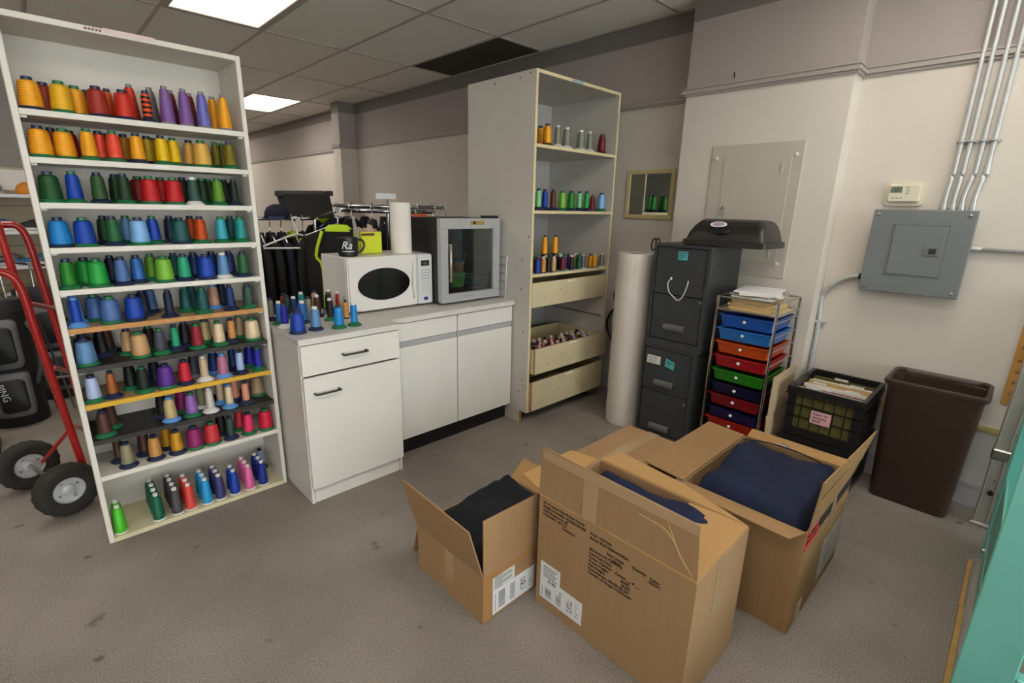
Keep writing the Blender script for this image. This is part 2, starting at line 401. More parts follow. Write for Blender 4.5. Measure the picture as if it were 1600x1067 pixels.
# flexible conduit
path = smooth_path([(3.505, .66, 1.2), (3.505, .72, 1.19), (3.505, .80, 1.135), (3.508, .845, 1.05), (3.512, .838, .9), (3.512, .832, .6), (3.512, .83, .3), (3.512, .83, .02)], 12)
fine = []
for a, b_ in zip(path, path[1:]):
    k = max(1, int((b_-a).length/.004))
    fine += [a.lerp(b_, i/k) for i in range(k)]
p = thing('flexible_conduit', 'ribbed flexible metal conduit curving down from the breaker panel to the floor', 'conduit', (3.505, .83, 0))
obj('ribbed_hose', tube(B(), fine, [.0148 if i % 2 else .0125 for i in range(len(fine))], 10), galv, p, True)
bx('clamp', (3.495, WX, .80, .87, .885, .90), galv, p, .002)
obj('connector', tube(B(), [(3.505, .64, 1.2), (3.505, .675, 1.2)], .017, 10), mat('connector black', '232325', .5), p, 40)
# thermostat
ivory = mat('ivory plastic', 'dcd6c4', .45)
t = thing('thermostat', 'ivory programmable thermostat on the wall above the breaker panel', 'thermostat', (3.51, .546, 1.6))
obj('wall_plate', loft(B(), [[Vector((x, p_.x, p_.y)) for p_ in rrect(.546, 1.668, .09, .066, .03, 0)] for x in (WX, 3.516)]), mat('cream wall plate', 'd9d0bb', .5), t)
obj('body', loft(B(), [[Vector((x, p_.x, p_.y)) for p_ in rrect(.546, 1.67, .07-d, .046-d, .008, 0)] for x, d in ((3.516, 0), (3.495, 0), (3.49, .004))]), ivory, t)
bx('screen', (3.4885, 3.491, .555, .607, 1.672, 1.704), mat('lcd green grey', '6f7a68', .3), t)
text('digits', '17', .022, ink, t, (3.488, .592, 1.68), (0, -1, 0), (0, 0, 1))
for y in (.592, .573, .554): bx('button', (3.4868, 3.491, y-.006, y+.006, 1.642, 1.649), mat('button grey', 'b7b2a3', .5), t, .001)
for z in (1.70, 1.685, 1.67): bx('button', (3.4868, 3.491, .522, .538, z-.004, z+.004), mat('button grey', 'b7b2a3', .5), t, .001)
# access panel
apm = mat('access panel paint', 'bdb6ab', .55, var=.03, vscale=4)
a = thing('access_panel', 'painted steel access panel with inset door behind the file cabinets', 'access panel', (3.37, 1.32, 1.15))
bx('plate', (3.367, 3.375, 1.04, 1.60, 1.15, 1.967), apm, a, .002)
bx('door', (3.3645, 3.369, 1.10, 1.512, 1.235, 1.885), apm, a, .0015)
for y, z in ((1.566, 1.888), (1.082, 1.889), (1.093, 1.236), (1.56, 1.236)): obj('screw', lathe(B(), [(.014, 0), (.013, -.005), (.006, -.008)], 12, (3.367, y, z), 'x'), mat('painted screw', 'd7d1c8', .4), a, 40)
for z in (1.816, 1.308): bx('slot_hinge', (3.360, 3.3655, 1.145, 1.157, z-.03, z+.03), apm, a, .001)
lk = obj('lock', lathe(B(), [(.012, 0), (.012, -.01), (.006, -.014)], 12, (3.3645, 1.475, 1.575), 'x'), steel, a, 40)
obj('key_ring', tube(B(), [(3.352, 1.478+.016*math.cos(q*PI/8), 1.553+.018*math.sin(q*PI/8)) for q in range(16)], .0022, 6, True), steel, a, True)
# mirror
wood = mat('pale gold frame', 'c8ba8c', .4, var=.06, vscale=12)
mr = thing('wall_mirror', 'small rectangular mirror with pale gold frame on the recessed wall', 'mirror', (3.51, 2.135, 1.48))
y0, y1, z0, z1, w = 1.93, 2.345, 1.482, 1.85, .032
for q in ((y0, y1, z0, z0+w), (y0, y1, z1-w, z1), (y0, y0+w, z0+w, z1-w), (y1-w, y1, z0+w, z1-w)): bx('frame_piece', (3.508, WX, *q), wood, mr, .003)
bx('mirror_glass', (3.516, 3.528, y0+w, y1-w, z0+w, z1-w), mat('mirror silver', 'd5d8d6', .02, 1), mr)
# ruler on the wall
rm = mat('varnished ruler wood', 'b98746', .45, var=.1, vscale=20)
ru = thing('wooden_yardstick', 'wooden yardstick hanging upright on the wall beside the ladder', 'ruler', (3.52, -.07, .61))
bx('stick', (3.521, WX, -.092, -.052, .61, 1.52), rm, ru, .001)
for k in range(60):
    z = .625+k*.0149; w_ = .016 if k % 4 == 0 else .009
    if k % 4 == 0: bx('inch_mark', (3.5203, 3.5212, -.092, -.092+w_, z, z+.0016), ink, ru)
for k in range(12): text('numeral', str(k*2+2), .026, ink, ru, (3.5203, -.087, .665+k*.0596), (0, 0, 1), (0, 1, 0))
# nail and mark in the wall above the rail
tag(obj('wall_nail', tube(B(), [(3.376, 1.52, 2.37), (3.345, 1.51, 2.39)], .004, 6), mat('rusty nail', '3a3430', .5, .6)), 'dark nail sticking out of the wall just above the picture rail', 'nail')

# ================================================================== thread cones
NAVYB, GREENB, WHITEB, SKYB, GREYB, DKB = 'navy', 'green', 'white', 'pale blue', 'grey', 'brown'
BASEM = {'navy': mat('navy cone plastic', '1f2a48', .4), 'green': mat('green cone plastic', '1d6b42', .4), 'white': mat('white cone plastic', 'd8d6d4', .4),
         'pale blue': mat('pale blue cone plastic', '5c93d6', .4), 'grey': mat('grey cone plastic', '7f7d80', .4), 'brown': mat('brown cone plastic', '4a3524', .5)}
TH = {'amber': 'eaa018', 'rust': '9c3a1c', 'gold': 'e0ac18', 'dark red': '7d1418', 'brick red': '9a2c1a', 'orange': 'd8571a', 'scarlet': 'c22f16', 'grey': '6e6a6e', 'purple': '7a5596',
      'maroon': '6b1626', 'periwinkle': '6a68b4', 'coral': 'e0492f', 'bronze': '9b6410', 'olive gold': 'b08f10', 'yellow': 'e0b806', 'tan': 'd2a04c', 'olive': '6e6410', 'dark green': '124a1c', 'royal blue': '0f3fa6',
      'forest green': '274d22', 'deep green': '123418', 'red': 'b8161a', 'blackish green': '101c16', 'slate green': '2a4a40', 'leaf green': '5a8a22', 'azure': '1480c8', 'bottle green': '1c5a30', 'steel blue': '5a86b4',
      'light blue': '7fb0e6', 'ink blue': '101c34', 'dark teal': '0f4f50', 'burnt orange': 'b8440e', 'turquoise': '2f9fb0', 'teal': '128a88', 'green': '1c7a1e', 'bright green': '1c9a3c', 'slate blue': '4a6ba4', 'denim blue': '2a62ac',
      'lime green': '78b43a', 'seafoam': '1f9a72', 'navy': '14306a', 'dusty tan': 'b78c74', 'black': '141416', 'brown': '4c2c22', 'light tan': 'c39a6c', 'charcoal': '3c4050', 'wine': '8a1a2c', 'cream': 'd8c2a0', 'caramel': 'c08a4a',
      'lilac white': 'a9b8dc', 'copper': '9c5420', 'violet': '55268c', 'crimson': 'c21a30', 'beige': 'c2ac8c', 'mauve': 'ac6a88', 'silver blue': '9ab2da', 'cobalt': '1b1f9c', 'khaki': 'bca878', 'lavender': '8a5aac', 'silver': 'c6bcb0',
      'salmon': 'd08a70', 'taupe': '9c8266', 'stone': '8a8468', 'mustard': 'c08a10', 'plum': '8a1a62', 'rose red': 'c8303a', 'hot pink': 'e02a62', 'cherry': 'c80f3c', 'neon green': '4fc42a', 'emerald': '0a5f46', 'graphite': '4a464c',
      'watermelon': 'd8463f', 'sky blue': '1f9ada', 'indigo': '3a3a6e', 'pink': 'e26aa4', 'deep blue': '0c2a86', 'grey green': '7c8070', 'mint': '7cc486', 'tiger orange': 'd8460e', 'light gold': 'd8a94c'}
def lathe_mesh(name, prof, seg=18, cap=True):
    b = lathe(B(), prof, seg, cap=cap); bmesh.ops.recalc_face_normals(b, faces=b.faces); me = bpy.data.meshes.new(name); b.to_mesh(me); b.free()
    for p in me.polygons: p.use_smooth = True
    me.set_sharp_from_angle(angle=math.radians(38)); me.materials.append(None); return me
# kind: (thread radius at foot, at shoulder, height of thread, flare radius of the foot, foot height, tip radius)
KINDS = {'W': (.0362, .0300, .092, .0425, .013, .0165), 'M': (.0265, .0215, .092, .0395, .018, .0142), 'S': (.0185, .0168, .092, .038, .021, .0115),
         'T': (.0255, .0195, .122, .027, .007, .0105), 'L': (.028, .018, .132, .0315, .010, .0115), 'K': (.019, .0175, .088, .022, .006, .009)}
KM = {}
for k, (r0, r1, h, rb, hb, rt) in KINDS.items():
    tm = lathe_mesh('thread', [(r0*.95, hb), (r0, hb+.004), (r0*.99, hb+h*.2), (r0*.55+r1*.45, hb+h*.5), (r0*.2+r1*.8, hb+h*.78), (r1, hb+h*.88), (r1*.93, hb+h*.93), (r1*.6+rt*.4, hb+h*.98), (rt*1.02, hb+h)])
    bmz = lathe_mesh('cone_base', [(rb*.98, 0), (rb, .004), (rb*.95, .006), (rb*.55+r0*.45, hb*.55), (r0*1.0, hb*.95), (r0*.9, hb)])
    cm = lathe_mesh('tip', [(rt*.95, hb+h-.004), (rt, hb+h+.004), (rt*.97, hb+h+.012), (rt*.7, hb+h+.013), (rt*.62, hb+h+.004)], 14)
    KM[k] = (tm, bmz, cm)
TIPC = {'amber': 'navy'}
def cone(kind, col, base, loc, label, group, tip=None, sc=1):
    o = bpy.data.objects.new('thread_cone', None); COL.objects.link(o); o.location = loc; o.rotation_euler.z = random.uniform(0, 6); o.scale = (sc, sc, sc); o.empty_display_size = .03
    tag(o, label, 'thread cone', group)
    tm, bz, cm = KM[kind]
    for nm, me, mt in (('thread', tm, thread_mat(col, TH[col], '16120f' if col == 'tiger orange' else None)), ('cone_base', bz, BASEM[base]), ('tip', cm, BASEM[tip or base])):
        c = bpy.data.objects.new(nm, me); COL.objects.link(c); c.parent = o
        c.material_slots[0].link = 'OBJECT'; c.material_slots[0].material = mt
    return o

# ------------------------------------------------------------------ open thread rack
RX0, RX1, RY0, RY1, RZ = .022, .822, 2.677, 2.972, 2.186
rack = thing('thread_rack', 'tall open white shelving rack crowded with thread cones', 'shelf unit', (.42, 2.82, 0))
bx('side_panel', (RX0, RX0+.02, RY0, RY1, 0, RZ), whitepaint, rack, .002)
bx('side_panel', (RX1-.02, RX1, RY0, RY1, 0, RZ), whitepaint, rack, .002)
bx('top_panel', (RX0+.02, RX1-.02, RY0, RY1, RZ-.022, RZ), whitepaint, rack, .002)
bx('back_panel', (RX0+.02, RX1-.02, RY1-.008, RY1, .0, RZ-.022), mat('rack back board', 'cdc7be', .55, var=.03), rack)
BZ = [1.863, 1.694, 1.527, 1.353, 1.183, 1.021, .85, .682, .512, .338]
for i, z in enumerate(BZ):
    m_ = {5: mat('bare wood board', 'b3966f', .6, var=.12, vscale=14), 6: blackboard, 7: mat('bare wood board', 'b3966f', .6), 8: blackboard}.get(i, whitepaint)
    s = bx('shelf', (RX0+.0205, RX1-.0205, RY0+.006, RY1-.009, z-.02, z), m_, rack)
    e = {5: plywood, 7: yellow_edge, 6: blackboard, 8: blackboard}.get(i, whitepaint)
    bx('edge_strip', (RX0+.0205, RX1-.0205, RY0, RY0+.006, z-.021, z+.0005), e, s)
    if i < 5: bx('shelf_label', ((.40, .435, .44, .5, .5)[i], (.425, .485, .50, .53, .56)[i], RY0-.0008, RY0, z-.014, z-.004), paper, s)
    for xx in (RX0+.03, RX1-.03): bx('shelf_peg', (xx-.009, xx+.009, RY0+.02, RY0+.04, z-.03, z-.021), paper, s)
bx('bottom_panel', (RX0+.02, RX1-.02, RY0, RY1, 0, .022), mat('worn cream board', 'cfc6a4', .55, var=.08), rack)
bx('top_label', (.335, .5, RY0-.001, RY0, RZ-.014, RZ+.003), mat('label pinkish', 'd9c3c0', .6), rack)
for k in range(5): bx('top_print', (.277+k*.011, .285+k*.011, RY0-.0012, RY0-.0002, RZ-.014, RZ-.006), mat('label red ink', '8a4a52', .6), rack)
ROWS = [
 [(43,'f','W','amber','navy'),(71,'b','W','rust','navy'),(96,'f','W','gold','green'),(120,'f','W','amber','green'),(140,'b','W','dark red','navy'),(153,'f','W','brick red','navy'),(171,'b','S','orange','navy'),(194,'f','W','scarlet','navy'),(207,'b','L','scarlet','grey'),(230,'f','S','tiger orange','navy'),(238,'b','L','grey','grey'),(261,'f','L','purple','grey'),(270,'b','L','maroon','grey'),(290,'f','L','purple','grey'),(299,'b','L','maroon','grey'),(318,'f','L','periwinkle','grey'),(335,'b','L','amber','grey'),(351,'f','L','amber','grey')],
 [(59,'f','W','amber','green'),(84,'b','M','rust','navy'),(101,'f','W','amber','green'),(113,'b','M','red','green'),(139,'f','M','amber','green'),(157,'f','M','coral','green'),(166,'b','M','dark red','navy'),(179,'f','M','coral','green'),(196,'b','M','bronze','navy'),(215,'f','M','amber','navy'),(232,'b','M','olive gold','navy'),(243,'b','M','gold','navy'),(254,'f','M','yellow','green'),(272,'f','M','yellow','green'),(297,'b','M','tan','green'),(316,'f','W','light gold','green'),(338,'b','S','olive','green'),(348,'b','S','olive','green'),(359,'f','M','olive','green')],
 [(73,'f','W','dark green','green'),(116,'f','M','royal blue','green'),(155,'f','M','forest green','navy'),(182,'b','M','deep green','green'),(195,'f','M','deep green','green'),(218,'b','W','dark red','green'),(235,'f','W','red','green'),(253,'b','W','red','green'),(272,'f','W','red','green'),(287,'b','M','blackish green','navy'),(303,'f','M','slate green','white'),(317,'b','M','deep green','green'),(327,'b','M','forest green','green'),(341,'f','M','leaf green','green'),(352,'b','M','blackish green','navy'),(366,'f','S','blackish green','navy')],
 [(89,'f','W','azure','navy'),(132,'f','W','royal blue','green'),(164,'b','M','deep green','navy'),(178,'f','M','bottle green','navy'),(199,'b','M','steel blue','green'),(218,'f','W','light blue','green'),(240,'f','M','royal blue','green'),(267,'b','M','ink blue','navy'),(282,'f','W','dark teal','navy'),(299,'b','M','burnt orange','green'),(314,'f','M','burnt orange','green'),(346,'f','M','turquoise','green'),(361,'b','M','dark teal','green'),(376,'f','M','teal','green')],
 [(103,'f','M','green','green'),(134,'b','W','bright green','green'),(153,'f','W','bright green','green'),(175,'b','M','ink blue','navy'),(191,'f','M','slate blue','navy'),(215,'f','M','denim blue','navy'),(237,'b','M','leaf green','green'),(257,'f','W','lime green','green'),(273,'b','M','dark teal','navy'),(288,'f','M','seafoam','navy'),(304,'b','M','navy','navy'),(322,'f','W','royal blue','navy'),(332,'b','M','navy','navy'),(349,'f','M','steel blue','white'),(359,'b','M','navy','navy'),(380,'f','M','bottle green','navy')],
 [(111,'b','M','light blue','pale blue'),(118,'f','S','royal blue','pale blue'),(149,'b','W','slate blue','green'),(173,'f','W','slate blue','green'),(210,'f','W','royal blue','navy'),(224,'b','M','ink blue','navy'),(235,'b','M','slate blue','navy'),(264,'f','S','ink blue','navy'),(290,'b','M','dark teal','green'),(300,'b','M','dark teal','green'),(317,'f','M','dark teal','green'),(334,'b','M','dusty tan','pale blue'),(346,'b','M','ink blue','navy'),(360,'f','S','navy','navy'),(388,'f','M','slate green','green')],
 [(127,'b','W','black','navy'),(132,'f','W','steel blue','green'),(158,'b','M','black','navy'),(167,'b','M','brown','navy'),(200,'b','M','light tan','green'),(219,'f','W','light tan','green'),(234,'b','M','black','green'),(251,'f','M','charcoal','green'),(274,'f','S','seafoam','navy'),(289,'b','M','black','navy'),(308,'f','M','wine','green'),(320,'b','M','khaki','green'),(330,'b','M','cream','green'),(342,'f','M','cream','green'),(362,'f','S','caramel','navy'),(374,'b','M','taupe','green'),(394,'f','W','cream','green')],
 [(143,'f','M','lilac white','green'),(175,'f','S','copper','navy'),(204,'b','M','blackish green','green'),(224,'f','M','blackish green','green'),(242,'b','M','ink blue','navy'),(259,'f','W','violet','green'),(289,'f','M','crimson','navy'),(303,'b','M','charcoal','grey'),(319,'f','S','beige','white'),(334,'b','M','navy','pale blue'),(348,'f','M','mauve','pale blue'),(363,'b','S','navy','navy'),(375,'f','S','silver blue','navy'),(390,'b','M','cobalt','green'),(403,'f','S','cobalt','green')],
 [(163,'f','M','brown','green'),(173,'b','M','brown','green'),(253,'b','M','black','navy'),(266,'f','M','khaki','pale blue'),(283,'b','M','plum','green'),(299,'f','M','lavender','green'),(314,'b','M','stone','white'),(328,'f','S','silver','white'),(344,'b','S','cream','pale blue'),(358,'f','S','cream','pale blue'),(366,'b','M','salmon','navy'),(384,'f','S','salmon','navy'),(401,'b','W','taupe','green')],
 [(185,'b','S','brown','navy'),(199,'f','M','stone','navy'),(225,'b','M','brown','navy'),(242,'f','M','caramel','navy'),(260,'b','M','mustard','navy'),(276,'f','M','mustard','navy'),(304,'f','W','plum','green'),(331,'f','W','rose red','green'),(345,'b','M','black','navy'),(360,'f','S','slate green','navy'),(374,'b','M','rose red','green'),(388,'f','M','hot pink','green'),(415,'f','W','cherry','green')]]
SHELFN = ['top shelf', 'second shelf', 'third shelf', 'fourth shelf', 'fifth shelf', 'plywood-edged shelf', 'upper black shelf', 'yellow-edged shelf', 'lower black shelf', 'lowest white shelf']
for i, row in enumerate(ROWS):
    cnt = {'f': 0, 'b': 0}; placed = []
    for px, fb, k, c, b_ in sorted(row, key=lambda q: (q[1] != 'f', q[0])):
        rr, rt = KINDS[k][3], KINDS[k][0]; y = RY0+.012+rr*.9+(.085 if fb == 'b' else 0)
        while True:
            x = min(max(x_at(px, y, BZ[i]+.05), RX0+.022+rr*.92), RX1-.022-rr*.92)
            ok = all(math.hypot(x-q[0], y-q[1]) > max(rt+q[3]+.003, .86*(rr+q[2])) for q in placed)
            if ok or y+rr > RY1-.012: break
            y += .008
        if not ok: continue
        placed.append((x, y, rr, rt)); n = cnt[fb]; cnt[fb] += 1
        cone(k, c, b_, (x, y, BZ[i]+.0006), '%s thread cone, %s base, %s from left, %s row, %s of rack' % (c, b_, ORD[n], 'front' if fb == 'f' else 'back', SHELFN[i]), 'thread cones on the open rack', tip='grey' if k == 'L' else 'navy' if (n % 3 == 0 and b_ == 'green') else None)
# bottom compartment: columns of tall cones, one colour a column
cols = [(186,'neon green',2),(246,'emerald',4),(275,'graphite',4),(296,'watermelon',3),(322,'sky blue',3),(343,'indigo',3),(366,'royal blue',2),(389,'pink',3),(410,'deep blue',3)]
ROWN = ['front', 'second', 'third', 'rear']
for px, c, n in cols:
    x = x_at(px, RY0+.035, .09)
    for r in range(n):
        cone('T', c, 'white', (min(x, RX1-.06), RY0+.036+r*.058, .0226), '%s tall thread cone, white base, %s one deep, bottom of rack' % (c, ROWN[r]), 'tall cones in the bottom of the rack')
cone('S', 'silver blue', 'navy', (RX1-.066, RY0+.225, .0226), 'silver blue thread cone, navy base, far corner, bottom of rack', 'tall cones in the bottom of the rack')

# ------------------------------------------------------------------ base cabinets and worktops
c1 = thing('base_cabinet', 'white base cabinet with one drawer and black handles beside the thread rack', 'cabinet', (1.115, 2.65, 0))
bx('side_panel', (.842, .858, 2.366, 2.99, 0, .88), white, c1, .001)
bx('side_panel', (1.376, 1.392, 2.366, 2.99, 0, .88), white, c1, .001)
bx('back_panel', (.858, 1.376, 2.97, 2.985, .1, .88), white, c1)
bx('bottom_panel', (.858, 1.376, 2.38, 2.97, .09, .106), white, c1)
d = bx('drawer', (.846, 1.39, 2.345, 2.363, .718, .875), white, c1, .002)
def pull(x0, x1, z, y, parent):
    return obj('handle', tube(B(), smooth_path([(x0, y, z), (x0, y-.022, z), (x0+.012, y-.03, z), (x1-.012, y-.03, z), (x1, y-.022, z), (x1, y, z)], 4), .0055, 8), blackpl, parent, True)
pull(1.055, 1.184, .80, 2.346, d)
d = bx('door', (.846, 1.39, 2.345, 2.363, .092, .708), white, c1, .002); pull(.896, 1.022, .622, 2.346, d)
bx('kickboard', (.862, 1.372, 2.372, 2.388, 0, .086), white, c1)
top = mat('pale grey worktop', 'cfccc7', .4, var=.05, vscale=25)
tag(bx('short_worktop', (.835, 1.405, 2.335, 2.99, .8805, .911), top, None, .002), 'short pale worktop on the drawer cabinet, thread cones standing on it', 'worktop')
c2 = thing('double_base_cabinet', 'long white base cabinet with two doors and black kickboard', 'cabinet', (1.9, 2.75, 0))
bx('carcass', (1.408, 2.394, 2.495, 3.05, .13, .878), white, c2)
gm = mat('grey finger rail', 'a4a4a4', .4)
for n, (a_, b_) in enumerate(((1.41, 1.896), (1.904, 2.393))):
    bx('drawer', (a_, b_, 2.476, 2.494, .762, .872), white, c2, .002); bx('finger_rail', (a_, b_, 2.484, 2.494, .726, .759), gm, c2)
    bx('door', (a_, b_, 2.476, 2.494, .125, .724), white, c2, .002)
bx('kickboard', (1.408, 2.394, 2.535, 2.55, 0, .129), mat('black kickboard', '131314', .45), c2)
tag(bx('long_worktop', (1.408, 2.396, 2.455, 3.06, .8805, .911), top, None, .002), 'long pale worktop carrying the microwave and the small fridge', 'worktop')

# cones standing on the short worktop
CS = [(466,520,'W','royal blue','navy'),(494,515,'M','steel blue','navy'),(530,512,'M','azure','green'),(554,508,'S','azure','green'),(446,511,'S','cobalt','white'),(438,506,'S','denim blue','green'),(424,500,'S','grey green','navy'),
      (474,504,'M','denim blue','navy'),(483,497,'S','grey green','grey'),(517,500,'S','black','green'),(541,497,'K','caramel','navy'),(461,497,'S','navy','navy'),(450,494,'S','slate green','green'),(497,494,'S','brown','navy'),(514,489,'S','blackish green','navy'),(530,487,'S','brick red','green'),
      (437,488,'S','brick red','brown'),(464,485,'S','teal','navy'),(486,483,'S','dusty tan','brown'),(506,480,'S','light tan','navy')]
done = []
for n, (px, py, k, c, b_) in enumerate(CS):
    p = at(px, py, z=.9116); rr = KINDS[k][3]*.78
    for it in range(40):
        for q, r2 in done:
            dv = Vector((p.x-q.x, p.y-q.y, 0)); L = dv.length
            if L < rr+r2: p = p+(dv.normalized() if L > 1e-4 else Vector((0, 1, 0)))*(rr+r2-L+.001)
    p.x = min(max(p.x, .885), 1.36); p.y = min(max(p.y, 2.38), 2.945); done.append((p, rr)); p.z = .9116
    cone(k, c, b_, p, '%s thread cone, %s base, %s on the short worktop counting from the front' % (c, b_, ORD[n]), 'thread cones on the worktop', tip='white' if n % 2 else 'navy')

# ------------------------------------------------------------------ tall cabinet
TX0, TX1, TY0, TY1, TZ = 2.402, 3.302, 2.318, 2.985, 2.374
tc = thing('tall_cabinet', 'tall white open cabinet with thread shelves above three cream drawers', 'cabinet', (2.85, 2.65, 0))
def side(x0, x1):
    b = B(); prof = [(TY0, .096), (TY0, TZ), (TY1, TZ), (TY1, 0), (TY0+.07, 0), (TY0+.07, .096)]
    loft(b, [[(x0, y, z) for y, z in prof], [(x1, y, z) for y, z in prof]]); return b
whitet = mat('off white cabinet laminate', 'c4bfb8', .45, var=.02)
for x0, x1 in ((TX0, TX0+.02), (TX1-.02, TX1)):
    s = obj('side_panel', side(x0, x1), whitet, tc)
    bx('edging', (x0, x1, TY0-.002, TY0-.0002, .096, TZ), cream_edge, s)
    bx('foot_edge', (x0, x1, TY0+.068, TY0+.0698, 0, .095), mat('raw chipboard', 'a9804e', .7), s)
for z, y in ((.30, 2.36), (.34, 2.37), (.24, 2.40), (.28, 2.34), (1.2, 2.4), (1.36, 2.345), (1.0, 2.40), (2.34, 2.46), (2.34, 2.7), (2.355, 2.37), (.7, 2.37)):
    obj('screw_hole', lathe(B(), [(.006, 0), (.004, -.0012)], 8, (TX0, y, z), 'x'), mat('dark hole', '33302c', .7), tc)
t_ = bx('top_panel', (TX0+.02, TX1-.02, TY0, TY1, TZ-.02, TZ), whitet, tc); bx('edging', (TX0+.02, TX1-.02, TY0-.002, TY0-.0002, TZ-.02, TZ), cream_edge, t_)
bx('tape', (2.74, 2.86, TY0-.003, TY0-.0021, TZ-.017, TZ-.004), mat('blue tape', '7fa4c4', .5), t_)
bx('back_panel', (TX0+.02, TX1-.02, TY1-.01, TY1, .1, TZ-.02), mat('cabinet back grey', 'b4b3b2', .55), tc)
TS = [1.945, 1.531, 1.107]
for z in TS:
    s = bx('shelf', (TX0+.0205, TX1-.0205, TY0, TY1-.011, z-.02, z), whitet, tc); bx('edging', (TX0+.0205, TX1-.0205, TY0-.002, TY0-.0002, z-.02, z), cream_edge, s)
bx('bottom_panel', (TX0+.0205, TX1-.0205, TY0+.02, TY1-.011, .078, .096), whitet, tc)
obj('drawer_slide', tube(B(), [(TX1-.026, TY0+.02, .705), (TX1-.026, TY0+.55, .705)], .006, 6), steel, tc)
drawerm = mat('cream drawer board', 'cdbf9c', .5, var=.06, vscale=7); raw = mat('raw chipboard', 'a9804e', .7)
def drawer(z0, z1, pull_out):
    y0 = TY0+.004-pull_out; xa, xb = TX0+.03, TX1-.03
    d = obj('drawer', box(B(), xa, xb, y0, y0+.016, z0, z1, .001), drawerm, tc)
    bx('drawer_side', (xa, xa+.014, y0+.016, y0+.52, z0, z1-.01), drawerm, d); bx('drawer_side', (xb-.014, xb, y0+.016, y0+.52, z0, z1-.01), drawerm, d)
    bx('drawer_back', (xa+.014, xb-.014, y0+.506, y0+.52, z0, z1-.01), drawerm, d); bx('drawer_floor', (xa+.014, xb-.014, y0+.016, y0+.506, z0+.004, z0+.012), drawerm, d)
    bx('raw_edge', (xa-.0006, xa-.0001, y0, y0+.016, z0, z1), raw, d); bx('raw_edge', (xb+.0001, xb+.0006, y0, y0+.016, z0, z1), raw, d)
    for k in range(5): obj('screw_hole', lathe(B(), [(.005, 0), (.004, -.001)], 8, (xa+.13+.15*k+.02*(k % 2), y0, z0+.06+.05*(k % 3)), 'y'), mat('dark hole', '33302c', .7), d)
    bx('label_strip', ((xa+xb)/2-.05, (xa+xb)/2+.04, y0-.0008, y0, z1-.02, z1-.008), paper, d)
    return y0+.02, xa+.02, xb-.02, z0+.0125
DR = [drawer(.872, 1.046, 0.0), drawer(.392, .58, .05), drawer(.104, .326, .03)]
def tcone(px, y, z, k, c, b_, label): 
    x = x_at(px, y, z+.05); r = KINDS[k][3]; x = min(max(x, TX0+.022+r), TX1-.022-r)
    return cone(k, c, b_, (x, y, z+.0006), label, 'thread cones in the tall cabinet', sc=1.14)
for n, (px, k, c, b_) in enumerate([(844,'M','amber','brown'),(855,'M','amber','brown'),(871,'S','grey green','white'),(885,'M','grey green','white'),(907,'M','grey green','white'),(921,'S','grey green','white'),(940,'M','maroon','brown')]):
    tcone(px, TY0+.06+.1*(n == 0), TS[0], k, c, b_, '%s thread cone, %s base, %s from left, top shelf of tall cabinet' % (c, b_, ORD[n]))
for n, (px, k, c, b_) in enumerate([(841,'S','mint','navy'),(851,'S','royal blue','navy'),(864,'S','brown','navy'),(878,'M','lime green','green'),(892,'M','green','navy'),(905,'S','mint','navy'),(916,'S','bright green','navy'),(925,'K','maroon','brown'),(939,'M','light blue','green')]):
    tcone(px, TY0+.06+.05*(n % 2), TS[1], k, c, b_, '%s thread cone, %s base, %s from left, second shelf of tall cabinet' % (c, b_, ORD[n]))
front = [(838,'K','royal blue','navy'),(847,'K','caramel','navy'),(855,'K','blackish green','navy'),(863,'K','light tan','navy'),(877,'K','maroon','green'),(891,'K','ink blue','navy'),(903,'K','emerald','green'),(909,'K','grey','white'),(920,'K','mustard','navy'),(927,'K','amber','navy'),(939,'K','grey green','white')]
used = []
for n, (px, k, c, b_) in enumerate(front):
    x = x_at(px, TY0+.045, TS[2]+.05)
    cone('K', c, b_, (min(x, TX1-.05), TY0+.032, TS[2]+.0006), '%s slim thread cone, %s from left, front row, third shelf of tall cabinet' % (c, ORD[n]), 'thread cones in the tall cabinet', tip='white' if n % 2 else None)
RC = ['maroon', 'navy', 'deep green', 'brown', 'brick red', 'ink blue', 'wine', 'olive', 'black', 'dark teal']
for r in range(3):
    for n in range(11):
        if r == 2 and n in (5, 7): continue
        c = RC[(n*3+r*5) % 10]
        cone('K', c, ['navy', 'green', 'brown'][(n+r) % 3], (TX0+.052+n*.058+.02*(r % 2), TY0+.086+r*.052, TS[2]+.0006), '%s slim cone, %s from left, %s row, third shelf of tall cabinet' % (c, ORD[n], ['second', 'third', 'rear'][r]), 'thread cones in the tall cabinet', tip=['white', 'grey', 'green'][(n*2+r) % 3])
for n, px in enumerate((893, 909)):
    x = TX0+.052+(5, 7)[n]*.058; y = TY0+.19
    o = bx('cone_stand', (x-.022, x+.022, y-.022, y+.022, TS[2]+.0005, TS[2]+.105), mat('navy carton', '1b2338', .5), None, .003)
    tag(o, 'dark carton under the %s tall gold cone on the third cabinet shelf' % ('first', 'second')[n], 'carton', 'cartons raising gold cones')
    cone('T', 'amber', 'brown', (x, y, TS[2]+.1056), 'gold thread cone standing raised above the others, %s of two, tall cabinet' % ('left', 'right')[n], 'raised gold cones')
